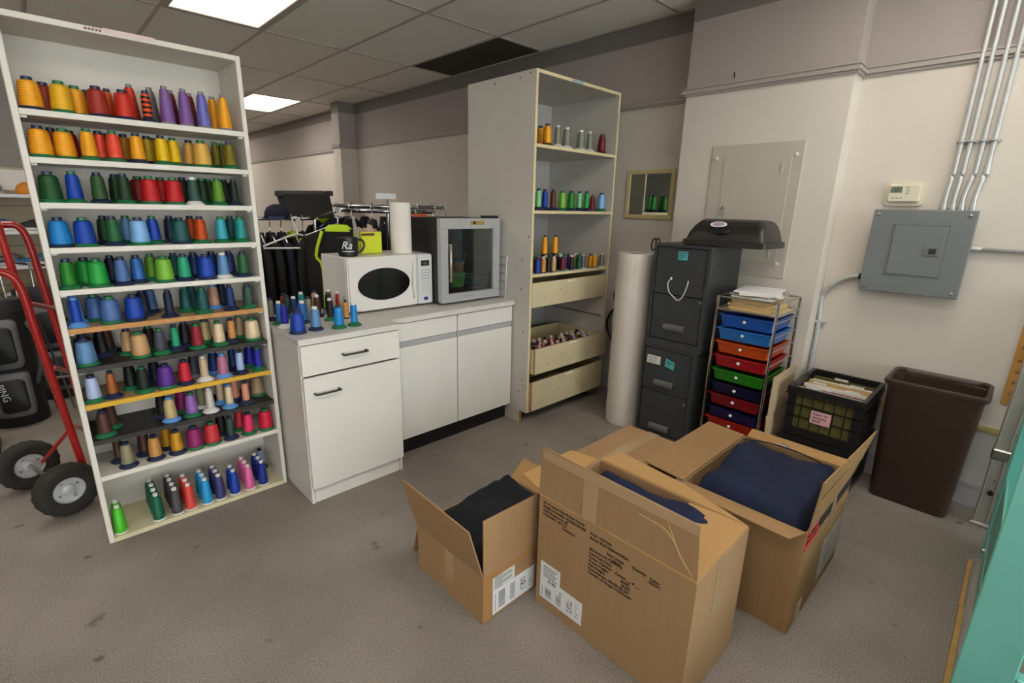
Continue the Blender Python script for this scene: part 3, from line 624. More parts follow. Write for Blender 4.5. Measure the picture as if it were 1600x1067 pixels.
# small bobbins lying in the drawers
BC = [['black', 'ink blue', 'charcoal', 'black', 'brown'], ['crimson', 'mustard', 'beige', 'rose red', 'brown', 'light gold', 'slate blue', 'cream', 'wine'], ['black', 'charcoal', 'ink blue', 'black']]
DN = ['top drawer', 'open middle drawer', 'bottom drawer']
for d, (y0, xa, xb, z) in enumerate(DR):
    nx, ny = (11, 1) if d == 0 else (12, 4) if d == 1 else (12, 2)
    kk = 'K' if d != 1 else 'K'
    for j in range(ny):
        for i in range(nx):
            x = xa+.03+(xb-xa-.06)*i/(nx-1)+(random.uniform(-.006, .006) if d == 1 else 0); y = y0+.042+j*(.067 if d == 1 else .06)
            c = BC[d][(i*2+j*3+(i*j) % 3) % len(BC[d])]
            cone(kk, c, ['white', 'brown', 'navy'][(i+j) % 3], (x, y, z+.0006), '%s cone, %s from left, %s row, %s of tall cabinet' % (c, ORD[i], ORD[j], DN[d]), 'bobbin cones in the drawers', tip='white' if (i+j) % 2 and d == 1 else None, sc=1.42 if d == 1 else 1)

# ================================================================== things on the worktop
WT = .9115
mwm = mat('white microwave enamel', 'd6d3cf', .35); mw = thing('microwave', 'white microwave oven with black oval window, mug and paper towel on top', 'microwave', (1.57, 2.9, WT))
MX0, MX1, MY0, MY1, MZ0, MZ1 = 1.275, 1.862, 2.69, 3.04, WT+.012, 1.247
bx('body', (MX0, MX1, MY0+.03, MY1, MZ0, MZ1), mwm, mw, .004)
for x in (MX0+.05, MX1-.05):
    for y in (MY0+.07, MY1-.04): obj('foot', lathe(B(), [(.014, WT), (.014, MZ0)], 10, (x, y, 0)), blackpl, mw)
dx1 = MX1-.115
dm = obj('door', box(B(), MX0, dx1-.002, MY0, MY0+.029, MZ0+.002, MZ1-.002, .008, 2), mwm, mw, 40)
cx, cz, ax_, az_ = MX0+.235, (MZ0+MZ1)/2-.005, .178, .098
ell = lambda s, y: [Vector((cx+ax_*s*math.cos(k*PI/20), y, cz+az_*s*math.sin(k*PI/20))) for k in range(40)]
obj('oval_rim', loft(B(), [ell(1.06, MY0+.001), ell(1.05, MY0-.003), ell(1.0, MY0-.002), ell(.99, MY0+.001)], cap=False), mwm, dm, True)
obj('oval_window', loft(B(), [ell(1.0, MY0+.002), ell(1.0, MY0-.0012)]), mat('black glass', '0b0b0c', .08, coat=.5), dm)
obj('door_handle', loft(B(), [[Vector((dx1-.03+w*math.cos(k*PI/4), MY0-.008+.010*math.sin(k*PI/4), z)) for k in range(8)] for z, w in ((MZ0+.05, .004), (MZ0+.09, .012), (MZ0+.16, .015), (MZ1-.09, .012), (MZ1-.05, .004))]), mwm, dm, True)
pn = obj('control_panel', box(B(), dx1, MX1, MY0, MY0+.029, MZ0+.002, MZ1-.002, .006, 2), mat('pale control panel', 'c9cbcb', .4), mw, 40)
bx('display', (dx1+.028, dx1+.09, MY0-.001, MY0+.001, MZ1-.075, MZ1-.04), mat('display dark green', '10180c', .2), pn)
text('clock_digits', '7:20', .022, mat('display segments', '7a8a4c', .4), pn, (dx1+.034, MY0-.0012, MZ1-.066), (1, 0, 0), (0, 0, 1))
bt, bt2 = mat('control button grey', '8d9194', .5), mat('control button pale', 'b4b7b8', .5)
for r in range(9):
    for c in range(3):
        xx = dx1+.03+c*.022; zz = MZ1-.098-r*.0185
        bx('button', (xx, xx+.014, MY0-.0012, MY0+.001, zz-.007, zz), bt if r < 4 else bt2, pn)
obj('badge', loft(B(), [[Vector((dx1+.06+.018*math.cos(k*PI/8), y, MZ0+.035+.012*math.sin(k*PI/8))) for k in range(16)] for y in (MY0+.001, MY0-.0015)]), mat('badge blue', '1d2f7c', .35), pn)
bx('brand_mark', (MX0+.02, MX0+.045, MY0-.0006, MY0+.001, MZ0+.010, MZ0+.018), ink, mw); bx('brand_underline', (MX0+.048, MX0+.07, MY0-.0006, MY0+.001, MZ0+.010, MZ0+.012), ink, mw)
for k in range(9): bx('vent_slot', (MX0-.0008, MX0+.001, MY0+.06, MY0+.075, MZ0+.02+k*.009, MZ0+.024+k*.009), mat('vent dark', '55524e', .6), mw)
# mug
mg = thing('mug', 'black mug with white script logo standing on the microwave', 'mug', (1.355, 2.83, MZ1))
mgm = mat('matt black mug', '15161b', .4); bm = lathe(B(), [(.05, MZ1+.001), (.056, MZ1+.006), (.058, MZ1+.02), (.058, MZ1+.108), (.055, MZ1+.11), (.053, MZ1+.104), (.053, MZ1+.012), (.001, MZ1+.010)], 28, (1.345, 2.805, 0), cap=False)
obj('cup', bm, mgm, mg, 40)
obj('handle', tube(B(), smooth_path([(1.40, 2.80, MZ1+.095), (1.43, 2.795, MZ1+.092), (1.442, 2.793, MZ1+.06), (1.425, 2.796, MZ1+.028), (1.398, 2.80, MZ1+.02)], 5), .007, 8), mgm, mg, True)
lx = Vector((.86, -.5, 0)).normalized()
lo = text('logo', 'Ra', .062, bwhite, mg, Vector((1.301, 2.747, MZ1+.046)), (1, 0, 0), (0, 0, 1), depth=.0008, shear=.35)
for v in lo.data.vertices:
    u = v.co.x+LOC[mg.name].x-1.345; rr_ = .0584+max(0, -(v.co.y+LOC[mg.name].y-2.747))*.5; an = u/.058-.42
    v.co.x = 1.345+rr_*math.sin(an)-LOC[mg.name].x; v.co.y = 2.805-rr_*math.cos(an)-LOC[mg.name].y
bm = B(); loft(bm, [[(1.345+r_*math.sin(a_), 2.805-r_*math.cos(a_), MZ1+z_) for r_, z_ in ((.0575, .03), (.0587, .03), (.0587, .034), (.0575, .034))] for a_ in [-.42-.62+k*.124 for k in range(11)]])
obj('logo_line', bm, bwhite, mg)
# tea box
tb = thing('tea_box', 'bright yellow-green open tea box stuffed with paper sachets on the microwave', 'box', (1.5, 2.9, MZ1))
team = mat('yellow green carton', 'c3cf1d', .5); a, b_, c, d = 1.455, 1.60, 2.86, 2.955
for q in ((a, b_, c, c+.003), (a, b_, d-.003, d), (a, a+.003, c, d), (b_-.003, b_, c, d)): bx('carton_side', (*q, MZ1+.0008, MZ1+.135), team, tb)
bx('carton_bottom', (a, b_, c, d, MZ1+.0006, MZ1+.003), team, tb)
bx('label_band', (a+.005, b_-.05, c-.0008, c, MZ1+.112, MZ1+.127), mat('label dark red', '5c1a14', .5), tb)
for k in range(7): bx('text_line', (b_-.0005, b_+.0006, c+.015, d-.015, MZ1+.03+k*.012, MZ1+.034+k*.012), mat('carton print', '8f9a18', .6), tb)
sm = mat('pink white sachet', 'ddc2b6', .7)
for k in range(9):
    x = a+.022+k*.0125; t = random.uniform(-.012, .012); h = MZ1+.165+random.uniform(-.015, .02)
    tag(obj('tea_sachet', slab(B(), (x, c+.012, MZ1+.05), (x+.002, d-.012, MZ1+.05), (x+t, d-.014, h), (x+t-.002, c+.014, h-.008), .0015), sm), 'paper sachet, %s from left in the yellow-green tea box' % ORD[k], 'sachet', 'sachets in the tea box')
tag(obj('folded_leaflet', slab(B(), (a+.007, c+.008, MZ1+.03), (a+.012, d-.008, MZ1+.03), (a-.012, d-.02, MZ1+.225), (a-.02, c+.03, MZ1+.23), .002), mat('clear grey card', 'b9bcbd', .4)), 'pale grey leaflet sticking up at the edge of the tea box', 'leaflet')
# paper towel roll
pt = thing('paper_towel_roll', 'white paper towel roll standing upright on the microwave', 'paper towel', (1.72, 2.83, MZ1))
pm = mat('soft white paper', 'dcd7d0', .85, bump=.3, bscale=90)
obj('paper', lathe(B(), [(.018, MZ1+.001), (.0665, MZ1+.001), (.067, MZ1+.01), (.065, MZ1+.31), (.063, MZ1+.315), (.018, MZ1+.314)], 32, (1.722, 2.83, 0), cap=False), pm, pt, 40)
obj('core', lathe(B(), [(.0178, MZ1+.0015), (.0178, MZ1+.313), (.0165, MZ1+.313), (.0165, MZ1+.0015)], 16, (1.722, 2.83, 0), cap=False), mat('grey card core', '9c8d7a', .8), pt, 40)
# small fridge
FX0, FX1, FY0, FY1, FZ0, FZ1 = 1.868, 2.376, 2.597, 3.02, WT+.015, 1.472
fr = thing('mini_fridge', 'small black countertop fridge with silver framed glass door', 'fridge', (2.12, 2.8, WT)); fblk = mat('fridge black', '1c1c1e', .45, bump=.1, bscale=200)
for q in ((FX0, FX0+.03, FY0+.045, FY1, FZ0, FZ1), (FX1-.03, FX1, FY0+.045, FY1, FZ0, FZ1), (FX0+.03, FX1-.03, FY0+.045, FY1, FZ1-.03, FZ1), (FX0+.03, FX1-.03, FY0+.045, FY1, FZ0, FZ0+.03), (FX0+.03, FX1-.03, FY1-.03, FY1, FZ0+.03, FZ1-.03)):
    bx('cabinet_wall', q, fblk, fr, .002)
bx('liner', (FX0+.031, FX1-.031, FY1-.034, FY1-.031, FZ0+.031, FZ1-.031), mat('grey fridge liner', '8b8a86', .5), fr)
for x in (FX0+.04, FX1-.04):
    for y in (FY0+.08, FY1-.05): obj('foot', lathe(B(), [(.013, WT), (.013, FZ0)], 10, (x, y, 0)), blackpl, fr)
slv = mat('silver door frame', 'b4b6b8', .35, .35); w = .058
dr = obj('door', box(B(), FX0, FX1, FY0, FY0+.044, FZ0, FZ0+w, .004), slv, fr)
for q in ((FX0, FX1, FZ1-w-.01, FZ1), (FX0, FX0+w, FZ0+w, FZ1-w-.01), (FX1-w, FX1, FZ0+w, FZ1-w-.01)): bx('door_rail', (q[0], q[1], FY0, FY0+.044, q[2], q[3]), slv, dr, .003)
bx('gasket', (FX0+.01, FX1-.01, FY0+.0442, FY0+.0448, FZ0+.01, FZ0+.03), blackpl, dr)
bx('glass_pane', (FX0+w, FX1-w, FY0+.02, FY0+.026, FZ0+w, FZ1-w-.01), glass_mat('dark fridge glass', 'd5d8d8', .06), dr)
obj('handle', tube(B(), [(FX0+w+.006, FY0-.018, FZ0+.14), (FX0+w+.006, FY0-.018, FZ1-.16)], .008, 8), mat('satin handle', 'c9b8a8', .3, .8), dr, True)
for z in (FZ0+.15, FZ1-.17): bx('handle_post', (FX0+w+.001, FX0+w+.011, FY0-.018, FY0, z-.006, z+.006), steel, dr)
bd = bx('badge', (FX0+.24, FX0+.36, FY0-.0012, FY0, FZ1-.042, FZ1-.016), mat('gold badge', 'b09a5c', .35, .5), dr); bx('badge_mark', (FX0+.262, FX0+.285, FY0-.0018, FY0-.0012, FZ1-.037, FZ1-.021), ink, dr)
bx('hinge_cover', (FX1-.14, FX1-.01, FY0+.01, FY0+.05, FZ1, FZ1+.018), blackpl, fr, .003)
bx('brand_plate', (2.07, 2.11, FY0-.001, FY0, FZ0+.03, FZ0+.036), steel, dr)
wr = mat('wire shelf white', 'b8b8b8', .3, .7); bm = B()
for k in range(13): tube(bm, [(FX0+.04+k*.035, FY0+.06, FZ0+.075), (FX0+.04+k*.035, FY1-.04, FZ0+.075)], .002, 5)
for k in range(8): tube(bm, [(FX0+.06+k*.053, FY0+.062, FZ0+.075), (FX0+.06+k*.053, FY0+.062, FZ0+.15)], .002, 5)
tube(bm, [(FX0+.035, FY0+.062, FZ0+.15), (FX1-.035, FY0+.062, FZ0+.15)], .0025, 5); tube(bm, [(FX0+.035, FY0+.062, FZ0+.075), (FX1-.035, FY0+.062, FZ0+.075)], .0025, 5)
obj('wire_shelf', bm, wr, fr)
def tub(name, x, y, z, r0, r1, h, c, label, lid=None):
    o = thing(name, label, 'container', (x, y, z)); m_ = mat('tub '+c, c, .35)
    obj('bowl', lathe(B(), [(r0, z), (r1, z+h), (r1-.003, z+h), (r0-.003, z+.004), (.001, z+.004)], 24, (x, y, 0), cap=False), m_, o, 40)
    if lid: obj('lid', lathe(B(), [(r1+.003, z+h+.0005), (r1+.004, z+h+.006), (r1+.002, z+h+.012), (r1*.6, z+h+.013)], 24, (x, y, 0)), mat('tub '+lid, lid, .35), o, 40)
    return o
zs = FZ0+.0775
tub('food_tub', 2.09, FY0+.15, zs, .06, .075, .085, '5fd040', 'green plastic tub with green lid on the lower fridge shelf', '7be058')
tub('food_cup', 2.12, FY0+.15, zs+.0985, .034, .042, .07, 'b98a6c', 'small cup with bright blue lid on top of the green tub', '3fa4d8')
tub('food_bowl', 2.25, FY0+.16, zs, .06, .07, .06, '1f5f70', 'dark teal bowl in the fridge beside the green tub', '16465a')
o = bx('fridge_carton', (2.08, 2.2, FY0+.1, FY0+.2, FZ0+.0305, FZ0+.068), mat('dark red carton', '5a1a18', .5), None, .002); tag(o, 'flat dark red carton on the fridge floor', 'carton')
# wire grid leaning between fridge and tall cabinet
g = thing('wire_grid', 'chromed wire grid shelf leaning between the fridge and tall cabinet', 'wire shelf', (2.39, 2.6, WT))
for y in (2.545, 2.76): obj('side_wire', tube(B(), [(2.384, y, WT+.004), (2.397, y, WT+.3)], .0025, 6), chrome, g)
for k in range(6): obj('cross_wire', tube(B(), [(2.3845+.0026*k, 2.545, WT+.01+k*.057), (2.3845+.0026*k, 2.76, WT+.01+k*.057)], .002, 6), chrome, g)

# ================================================================== right hand corner
# large roll of backing fabric
rl = thing('fabric_roll', 'tall thick roll of white backing fabric standing on end beside file cabinets', 'fabric roll', (3.025, 1.895, 0))
fm = mat('white backing fabric', 'd2cbc2', .85, var=.04, vscale=6, bump=.25, bscale=40)
prof = [(.026, .001), (.126, .001), (.128, .01)]+[(.128+.0012*math.sin(k*1.7), .05+k*.06) for k in range(20)]+[(.127, 1.255), (.125, 1.26), (.03, 1.258)]
obj('wound_fabric', lathe(B(), prof, 40, (3.025, 1.895, 0), cap=False), fm, rl, 50)
obj('core', lathe(B(), [(.03, .002), (.03, 1.255), (.026, 1.255), (.026, .002)], 20, (3.025, 1.895, 0), cap=False), mat('brown card core', '8c7354', .8), rl, 50)
sp = [(3.025+(.035+.0011*k)*math.cos(k*.3), 1.895+(.035+.0011*k)*math.sin(k*.3), 1.2595) for k in range(80)]
obj('layer_edge', tube(B(), sp, .0012, 4), mat('layer edge grey', 'b3aca2', .9), rl)  # spiral of slightly darker edges between the wound layers
obj('loose_edge', slab(B(), (2.922, 1.817, .002), (2.917, 1.824, .002), (2.917, 1.824, 1.255), (2.922, 1.817, 1.255), .003), fm, rl)
# scissors standing in the roll
s = thing('scissors', 'black handled scissors stuck in the top of the fabric roll', 'scissors', (3.06, 1.80, 1.26))
for k, (dy, tl) in enumerate(((0, .2), (.03, -.15))):
    obj('grip', tube(B(), [(3.055+.003*math.cos(q*PI/8), 1.755+dy+.019*math.cos(q*PI/8), 1.325+.04*math.sin(q*PI/8)+tl*.05*math.cos(q*PI/8)) for q in range(16)], .006, 6, True), blackpl, s, True)
obj('blade', slab(B(), (3.055, 1.765, 1.29), (3.055, 1.785, 1.29), (3.055, 1.80, 1.2), (3.055, 1.79, 1.2), .003), steel, s)
# hoops and laths between tall cabinet and roll
for n, (y, z, r) in enumerate(((2.22, .87, .085), (2.2, .62, .16))):
    h = thing('embroidery_hoop', ['small', 'large'][n]+' black embroidery hoop leaning behind the fabric roll', 'hoop', (3.40, y, z-r))
    obj('outer_ring', tube(B(), [(3.40+.0*k, y+r*math.cos(k*PI/14), z+r*math.sin(k*PI/14)) for k in range(28)], .011, 8, True), blackpl, h, True)
    obj('inner_ring', tube(B(), [(3.40, y+(r-.024)*math.cos(k*PI/14), z+(r-.024)*math.sin(k*PI/14)) for k in range(28)], .006, 6, True), mat('grey ring', '6d6d6d', .4), h, True)
obj_ = obj('hoop_stand', tube(B(), [(3.42, 2.2, 0), (3.42, 2.2, .95)], .016, 8), blackpl); tag(obj_, 'thin black stand post holding hoops behind the fabric roll', 'stand')
o = obj('wood_lath', box(B(), 3.22, 3.232, 2.06, 2.09, .001, .75), mat('pale lath', 'b89a6a', .6)); tag(o, 'pale wooden lath standing behind the fabric roll', 'lath')

# file cabinets
def file_cabinet(z0, label, upper):
    XF, Y0, Y1, Hh = 2.92, (1.312 if upper else 1.326), (1.692 if upper else 1.712), .672
    fc = thing('file_cabinet', label, 'file cabinet', (3.14, (Y0+Y1)/2, z0), 'stacked file cabinets'); z1 = z0+Hh
    bx('shell', (XF+.02, 3.358, Y0, Y1, z0+.001, z1), darkgrey, fc, .003)
    bm = B()
    for q in ((Y0, Y0+.022, z0+.001, z1), (Y1-.014, Y1, z0+.001, z1), (Y0+.022, Y1-.014, z1-.016, z1), (Y0+.022, Y1-.014, z0+.001, z0+.05)): box(bm, XF-.006, XF+.0195, q[0], q[1], q[2], q[3])
    obj('front_frame', bm, darkgrey, fc)
    mid = z0+.352
    bx('gap_shade', (XF+.0196, XF+.0199, Y0+.02, Y1-.012, z0+.04, z1-.012), mat('dark reveal', '0c0d0e', .8), fc)  # near-black sheet added behind the drawers, paints shade into their gaps
    for k, (a_, b_) in enumerate(((mid+.003, z1-.021), (z0+.055, mid-.003))):
        d = bx('drawer', (XF+.001, XF+.0195, Y0+.027, Y1-.019, a_, b_), darkgrey, fc, .002)
        if upper and k == 0:
            obj('cord_handle', tube(B(), smooth_path([(XF-.004, 1.558, 1.13), (XF-.012, 1.572, 1.10), (XF-.012, 1.562, 1.05), (XF-.012, 1.53, 1.02), (XF-.012, 1.492, .998), (XF-.012, 1.462, 1.03), (XF-.012, 1.442, 1.09), (XF-.004, 1.44, 1.128)], 5), .0035, 7), mat('white cord', 'd8d5cf', .7), d, True)
            obj('cord_knot', lathe(B(), [(.002, 1.12), (.008, 1.126), (.008, 1.134), (.002, 1.14)], 8, (XF-.006, 1.556, 0)), mat('white cord', 'd8d5cf', .7), d, True)
        else:
            hz = .815 if upper else (.42 if k == 0 else .10); hy = (1.425, 1.572) if upper else (1.458, 1.60)
            bm = B(); prof = [(0, .022), (-.018, .021), (-.026, .010), (-.026, -.006), (-.022, -.017), (-.019, -.017), (-.021, -.004), (-.021, .008), (-.015, .016), (0, .017)]
            loft(bm, [[(XF-.002+u, y, hz+v) for u, v in prof] for y in hy]); obj('pull', bm, darkgrey2, d, 50)
    lk = (1.338, .962) if upper else (1.362, .275)
    obj('lock', lathe(B(), [(.011, 0), (.011, -.004), (.008, -.006)], 12, (XF-.006, lk[0]+.01, lk[1]+.04), 'x'), mat('lock grey', '6f7173', .4, .5), fc, 40)
    return fc, XF
fc, XF = file_cabinet(0, 'lower of two stacked charcoal file cabinets, white card and teal note on its upper drawer', False)
nt_ = mat('teal sticky note', '55b3b8', .7)
bx('card', (XF-.0035, XF-.0022, 1.572, 1.672, .543, .60), paper, fc); [bx('card_print', (XF-.0039, XF-.0034, 1.60, 1.66, .553+k*.011, .556+k*.011), barink, fc) for k in range(4)]
obj('sticky_note', slab(B(), (XF-.003, 1.538, .545), (XF-.003, 1.472, .528), (XF-.003, 1.468, .582), (XF-.003, 1.533, .60), .0012), nt_, fc)
text('note_lettering', 'Names\nA-Z', .018, ink, fc, (XF-.0042, 1.527, .575), (0, -1, -.2), (0, -.2, 1))
fc, XF = file_cabinet(.673, 'upper of two stacked charcoal file cabinets, white cord handle, swing lid on top', True)
bx('sticky_note', (XF-.0035, XF-.0022, 1.462, 1.527, 1.252, 1.305), nt_, fc); text('note_lettering', 'Business\nNames\nA-Z', .0155, ink, fc, (XF-.0038, 1.52, 1.29), (0, -1, 0), (0, 0, 1))
# swing lid
ld = thing('bin_lid', 'black domed swing lid for a bin, lying on the upper file cabinet', 'bin lid', (3.12, 1.29, 1.346)); lm_ = mat('black lid plastic', '2a2827', .4, bump=.15, bscale=150)
zt = 1.346; R = lambda hx, hy, z, dx=0: rrect(3.12+dx, 1.285, hx, hy, .03, z, 5)
obj('rim', loft(B(), [R(.16, .25, zt+.001), R(.165, .255, zt+.004), R(.165, .255, zt+.034), R(.155, .245, zt+.037)]), lm_, ld, 40)
obj('dome', loft(B(), [R(.152, .24, zt+.0372), R(.145, .228, zt+.08, .006), R(.125, .212, zt+.12, .02), R(.10, .195, zt+.145, .03), R(.07, .18, zt+.156, .035), R(.035, .16, zt+.160, .035)]), lm_, ld, 60)
fl = B(); ring = lambda s, y0: None
pts = [(-.151, .045), (-.1435, .082), (-.122, .122), (-.085, .1475), (-.045, .1585)]
loft(fl, [[(3.12+u+.006-.003, 1.285-yy, zt+v+.002), (3.12+u+.006-.003, 1.285+yy, zt+v+.002), (3.12+u+.006, 1.285+yy, zt+v-.006), (3.12+u+.006, 1.285-yy, zt+v-.006)] for (u, v), yy in zip(pts, (.18, .19, .185, .175, .165))])
fp = obj('swing_flap', fl, mat('black flap plastic', '201e1d', .35), ld)
st = Vector((2.998, 1.33, zt+.1265)); n = Vector((-.62, 0, .78)); u = Vector((.78, 0, .62))
ov = lambda r, off: [st+n*off+Vector((0, 1, 0))*(.05*r*math.cos(k*PI/10))+u*(.024*r*math.sin(k*PI/10)) for k in range(20)]
obj('sticker', loft(B(), [ov(1, .002), ov(1, .006)]), bwhite, fp); obj('sticker_print', loft(B(), [ov(.72, .006), ov(.72, .0068)]), mat('sticker pink blue', 'a88aac', .5), fp)
obj('finger_recess', loft(B(), [[p_+Vector((-.022, -.02, -.035)) for p_ in ov(1.2, .003)], [p_+Vector((-.022, -.02, -.035)) for p_ in ov(1.1, .009)]]), blackpl, fp)

# drawer cart
ct = thing('drawer_cart', 'chrome framed rolling cart with coloured plastic drawers and papers on top', 'drawer cart', (3.1, 1.07, 0))
KX0, KX1, KY0, KY1, KT = 2.925, 3.30, .905, 1.242, 1.062
for x in (KX0, KX1):
    for y in (KY0, KY1):
        obj('post', tube(B(), [(x, y, .05), (x, y, KT)], .0085, 8), chrome, ct, 40)
        obj('caster', lathe(B(), [(.022, -.01), (.025, -.006), (.025, .006), (.022, .01)], 14, (x, y, .0255), 'y'), blackpl, ct, 40)
for z in (KT, KT-.075):
    for q in (((KX0, KY0, z), (KX0, KY1, z)), ((KX1, KY0, z), (KX1, KY1, z)), ((KX0, KY0, z), (KX1, KY0, z)), ((KX0, KY1, z), (KX1, KY1, z))): obj('top_rail', tube(B(), q, .0075 if z == KT-.075 else .006, 8), chrome, ct, 40)
bx('tray_floor', (KX0+.006, KX1-.006, KY0+.006, KY1-.006, KT-.082, KT-.077), mat('cream tray', 'cdbf9d', .6), ct)
LZ = [.957, .873, .789, .703, .613, .528, .452, .367, .295, .21]
DC = [('royal blue', '1d5fc4'), ('blue', '2a80d8'), ('orange', 'd4571a'), ('red', 'b81c24'), ('green', '2c8a1f'), ('dark navy', '14103c'), ('dark red', '8c0f1c'), ('navy', '151048'), ('orange red', 'b5200f'), ('green', '2c8a1f')]
for n, (z, (cn, c)) in enumerate(zip(LZ, DC)):
    m_ = mat('translucent %s plastic' % cn, c, .3, trans=.25); h = .070 if n else .072
    bm = B(); cxx, cyy = (KX0+KX1)/2-.004, (KY0+KY1)/2
    R = lambda hx, hy, zz, r=.012: rrect(cxx, cyy, hx, hy, r, zz, 3)
    loft(bm, [R(.16, .14, z-h), R(.172, .15, z-.008), R(.182, .158, z-.006), R(.182, .158, z), R(.168, .146, z), R(.158, .138, z-h+.003)], cap=False)
    v = [bm.verts.new(p_) for p_ in R(.1595, .1395, z-h+.0015)]; bm.faces.new(v)
    d = obj('drawer', bm, m_, ct, 40); d['label'] = cn+' plastic drawer'
    obj('knob', lathe(B(), [(.004, 0), (.004, -.012), (.010, -.016), (.011, -.022), (.007, -.029), (.001, -.03)], 12, (cxx-.163, cyy, z-.03), 'x'), mat('pearl knob', 'd3d2d0', .25, .3), d, True)
    for y in (KY0, KY1): obj('runner', tube(B(), [(KX0, y, z-.012), (KX1, y, z-.012)], .0042, 6), chrome, ct)
PZ = KT-.0765
pl = [('manila', manila, .012), ('manila', manila, .01), ('cream', mat('cream card', 'd6c9a8', .75), .006), ('brown', mat('kraft card', 'b08f63', .8), .012), ('white', paper, .008), ('grey', mat('grey card', '9d9a96', .7), .006), ('white', paper, .006), ('white', bwhite, .005)]
z = PZ
PW = ['lowest', 'second', 'third', 'fourth', 'fifth', 'sixth', 'seventh', 'topmost']
for n, (cn, m_, th) in enumerate(pl):
    a_ = random.uniform(-.16, .16)+(.22 if n > 5 else 0); th *= 1.7
    o = obj('paper_sheaf', box(B(), -.15, .15, -.115, .115, 0, th), m_, None); o.location = (3.115+.008*(n % 3), 1.075+.006*(n % 2), z+.0002); o.rotation_euler = (0, 0, a_)
    tag(o, '%s sheaf of %s paper in the pile on the drawer cart' % (PW[n], cn), 'paper', 'papers on the cart'); z += th+.0006
# flattened carton beside the cart
card = mat('plain cardboard', 'a98660', .8, var=.06, vscale=14)
fcx = thing('flattened_carton', 'flattened brown cardboard carton standing between drawer cart and crates', 'cardboard', (3.1, .87, 0))
zz = [0, .22, .40, .64]
for k in range(3): obj('carton_panel', slab(B(), (2.94, .868-.006*(k % 2), zz[k]+.002), (3.33, .874-.006*(k % 2), zz[k]+.002), (3.33, .874+.006*(k % 2), zz[k+1]-.002), (2.94, .868+.006*(k % 2), zz[k+1]-.002), .007), mat('pale cardboard', 'b9a183', .8, var=.05), fcx)

# crates
def crate(z0, label):
    X0, X1, Y0, Y1, h = 3.035, 3.50, .44, .805, .295
    c = thing('file_crate', label, 'crate', (3.27, .62, z0), 'stacked file crates'); m_ = mat('black crate plastic', '1b1b1c', .38)
    def ringbox(z_0, z_1, o, i):
        b = B()
        for q in ((X0-o, X1+o, Y0-o, Y0+i), (X0-o, X1+o, Y1-i, Y1+o), (X0-o, X0+i, Y0+i, Y1-i), (X1-i, X1+o, Y0+i, Y1-i)): box(b, q[0], q[1], q[2], q[3], z_0, z_1)
        return b
    obj('top_rim', ringbox(z0+h-.035, z0+h, .008, .012), m_, c)
    obj('rim_lip', ringbox(z0+h-.047, z0+h-.040, .012, .004), m_, c)
    obj('bottom_rim', ringbox(z0+.004, z0+.05, .0, .012), m_, c)
    bx('floor_grid', (X0+.012, X1-.012, Y0+.012, Y1-.012, z0+.006, z0+.012), m_, c)
    for z in (z0+.115, z0+.185): obj('band', ringbox(z, z+.006, .001, .007), m_, c)
    for x in (X0, X1-.04):
        for y in (Y0, Y1-.04): bx('corner_post', (x-.001, x+.041, y-.001, y+.041, z0+.05, z0+h-.035), m_, c)
    for k in range(5):
        y = Y0+.075+k*(Y1-Y0-.15)/4
        for x in (X0, X1-.008): bx('slat', (x, x+.008, y-.003, y+.003, z0+.05, z0+h-.035), m_, c)
    for k in range(8):
        x = X0+.055+k*(X1-X0-.11)/7
        for y in (Y0, Y1-.008): bx('slat', (x-.004, x+.004, y, y+.008, z0+.05, z0+h-.035), m_, c)
    for k in range(9):
        y = Y0+.02+k*(Y1-Y0-.04)/8; bx('stacking_tooth', (X0-.004, X0+.008, y-.01, y+.01, z0+.03, z0+.045), m_, c)
    return (X0, X1, Y0, Y1, h)
X0, X1, Y0, Y1, h = crate(0, 'lower of two stacked black lattice file crates')
olive = mat('olive hanging folder', '5f5a2a', .75, var=.05)
for k in range(6):
    x = X0+.05+k*.07
    tag(bx('hanging_folder', (x, x+.02, Y0+.02, Y1-.02, .02, .245), olive), 'olive hanging folder, %s from the front of lower crate' % ORD[k], 'folder', 'folders in the lower crate')
crate(.2965, 'upper black lattice file crate full of folders, pink note on its front')
crt = bpy.data.objects['file_crate.001']
fcol = [olive, olive, paper, bwhite, mat('red brown folder', '7d4a3c', .7), paper, bwhite, manila, manila, olive, paper, olive, olive]
for k in range(13):
    x = X0+.013+k*.033; tall = .545+.012*(k % 3)
    f_ = tag(bx('file_folder', (x, x+.012, Y0+.025, Y1-.025, .315, tall), fcol[k]), 'paper file folder, %s from the front of upper crate' % ORD[k], 'folder', 'folders in the upper crate')
    yy = Y0+.05+(k*.09) % .22; bx('tab', (x+.002, x+.008, yy, yy+.07, tall, tall+.012), paper, f_)
o = bx('pink_note', (X0-.0035, X0-.0022, .575, .675, .40, .475), mat('pink note paper', 'd3a2a8', .7)); o.parent = crt; o.location = -LOC['file_crate.001'] if 'file_crate.001' in LOC else (0, 0, 0)
text('note_lettering', 'Paper or\nInvoices\n2018', .021, ink, crt, (X0-.004, .665, .452), (0, -1, 0), (0, 0, 1))

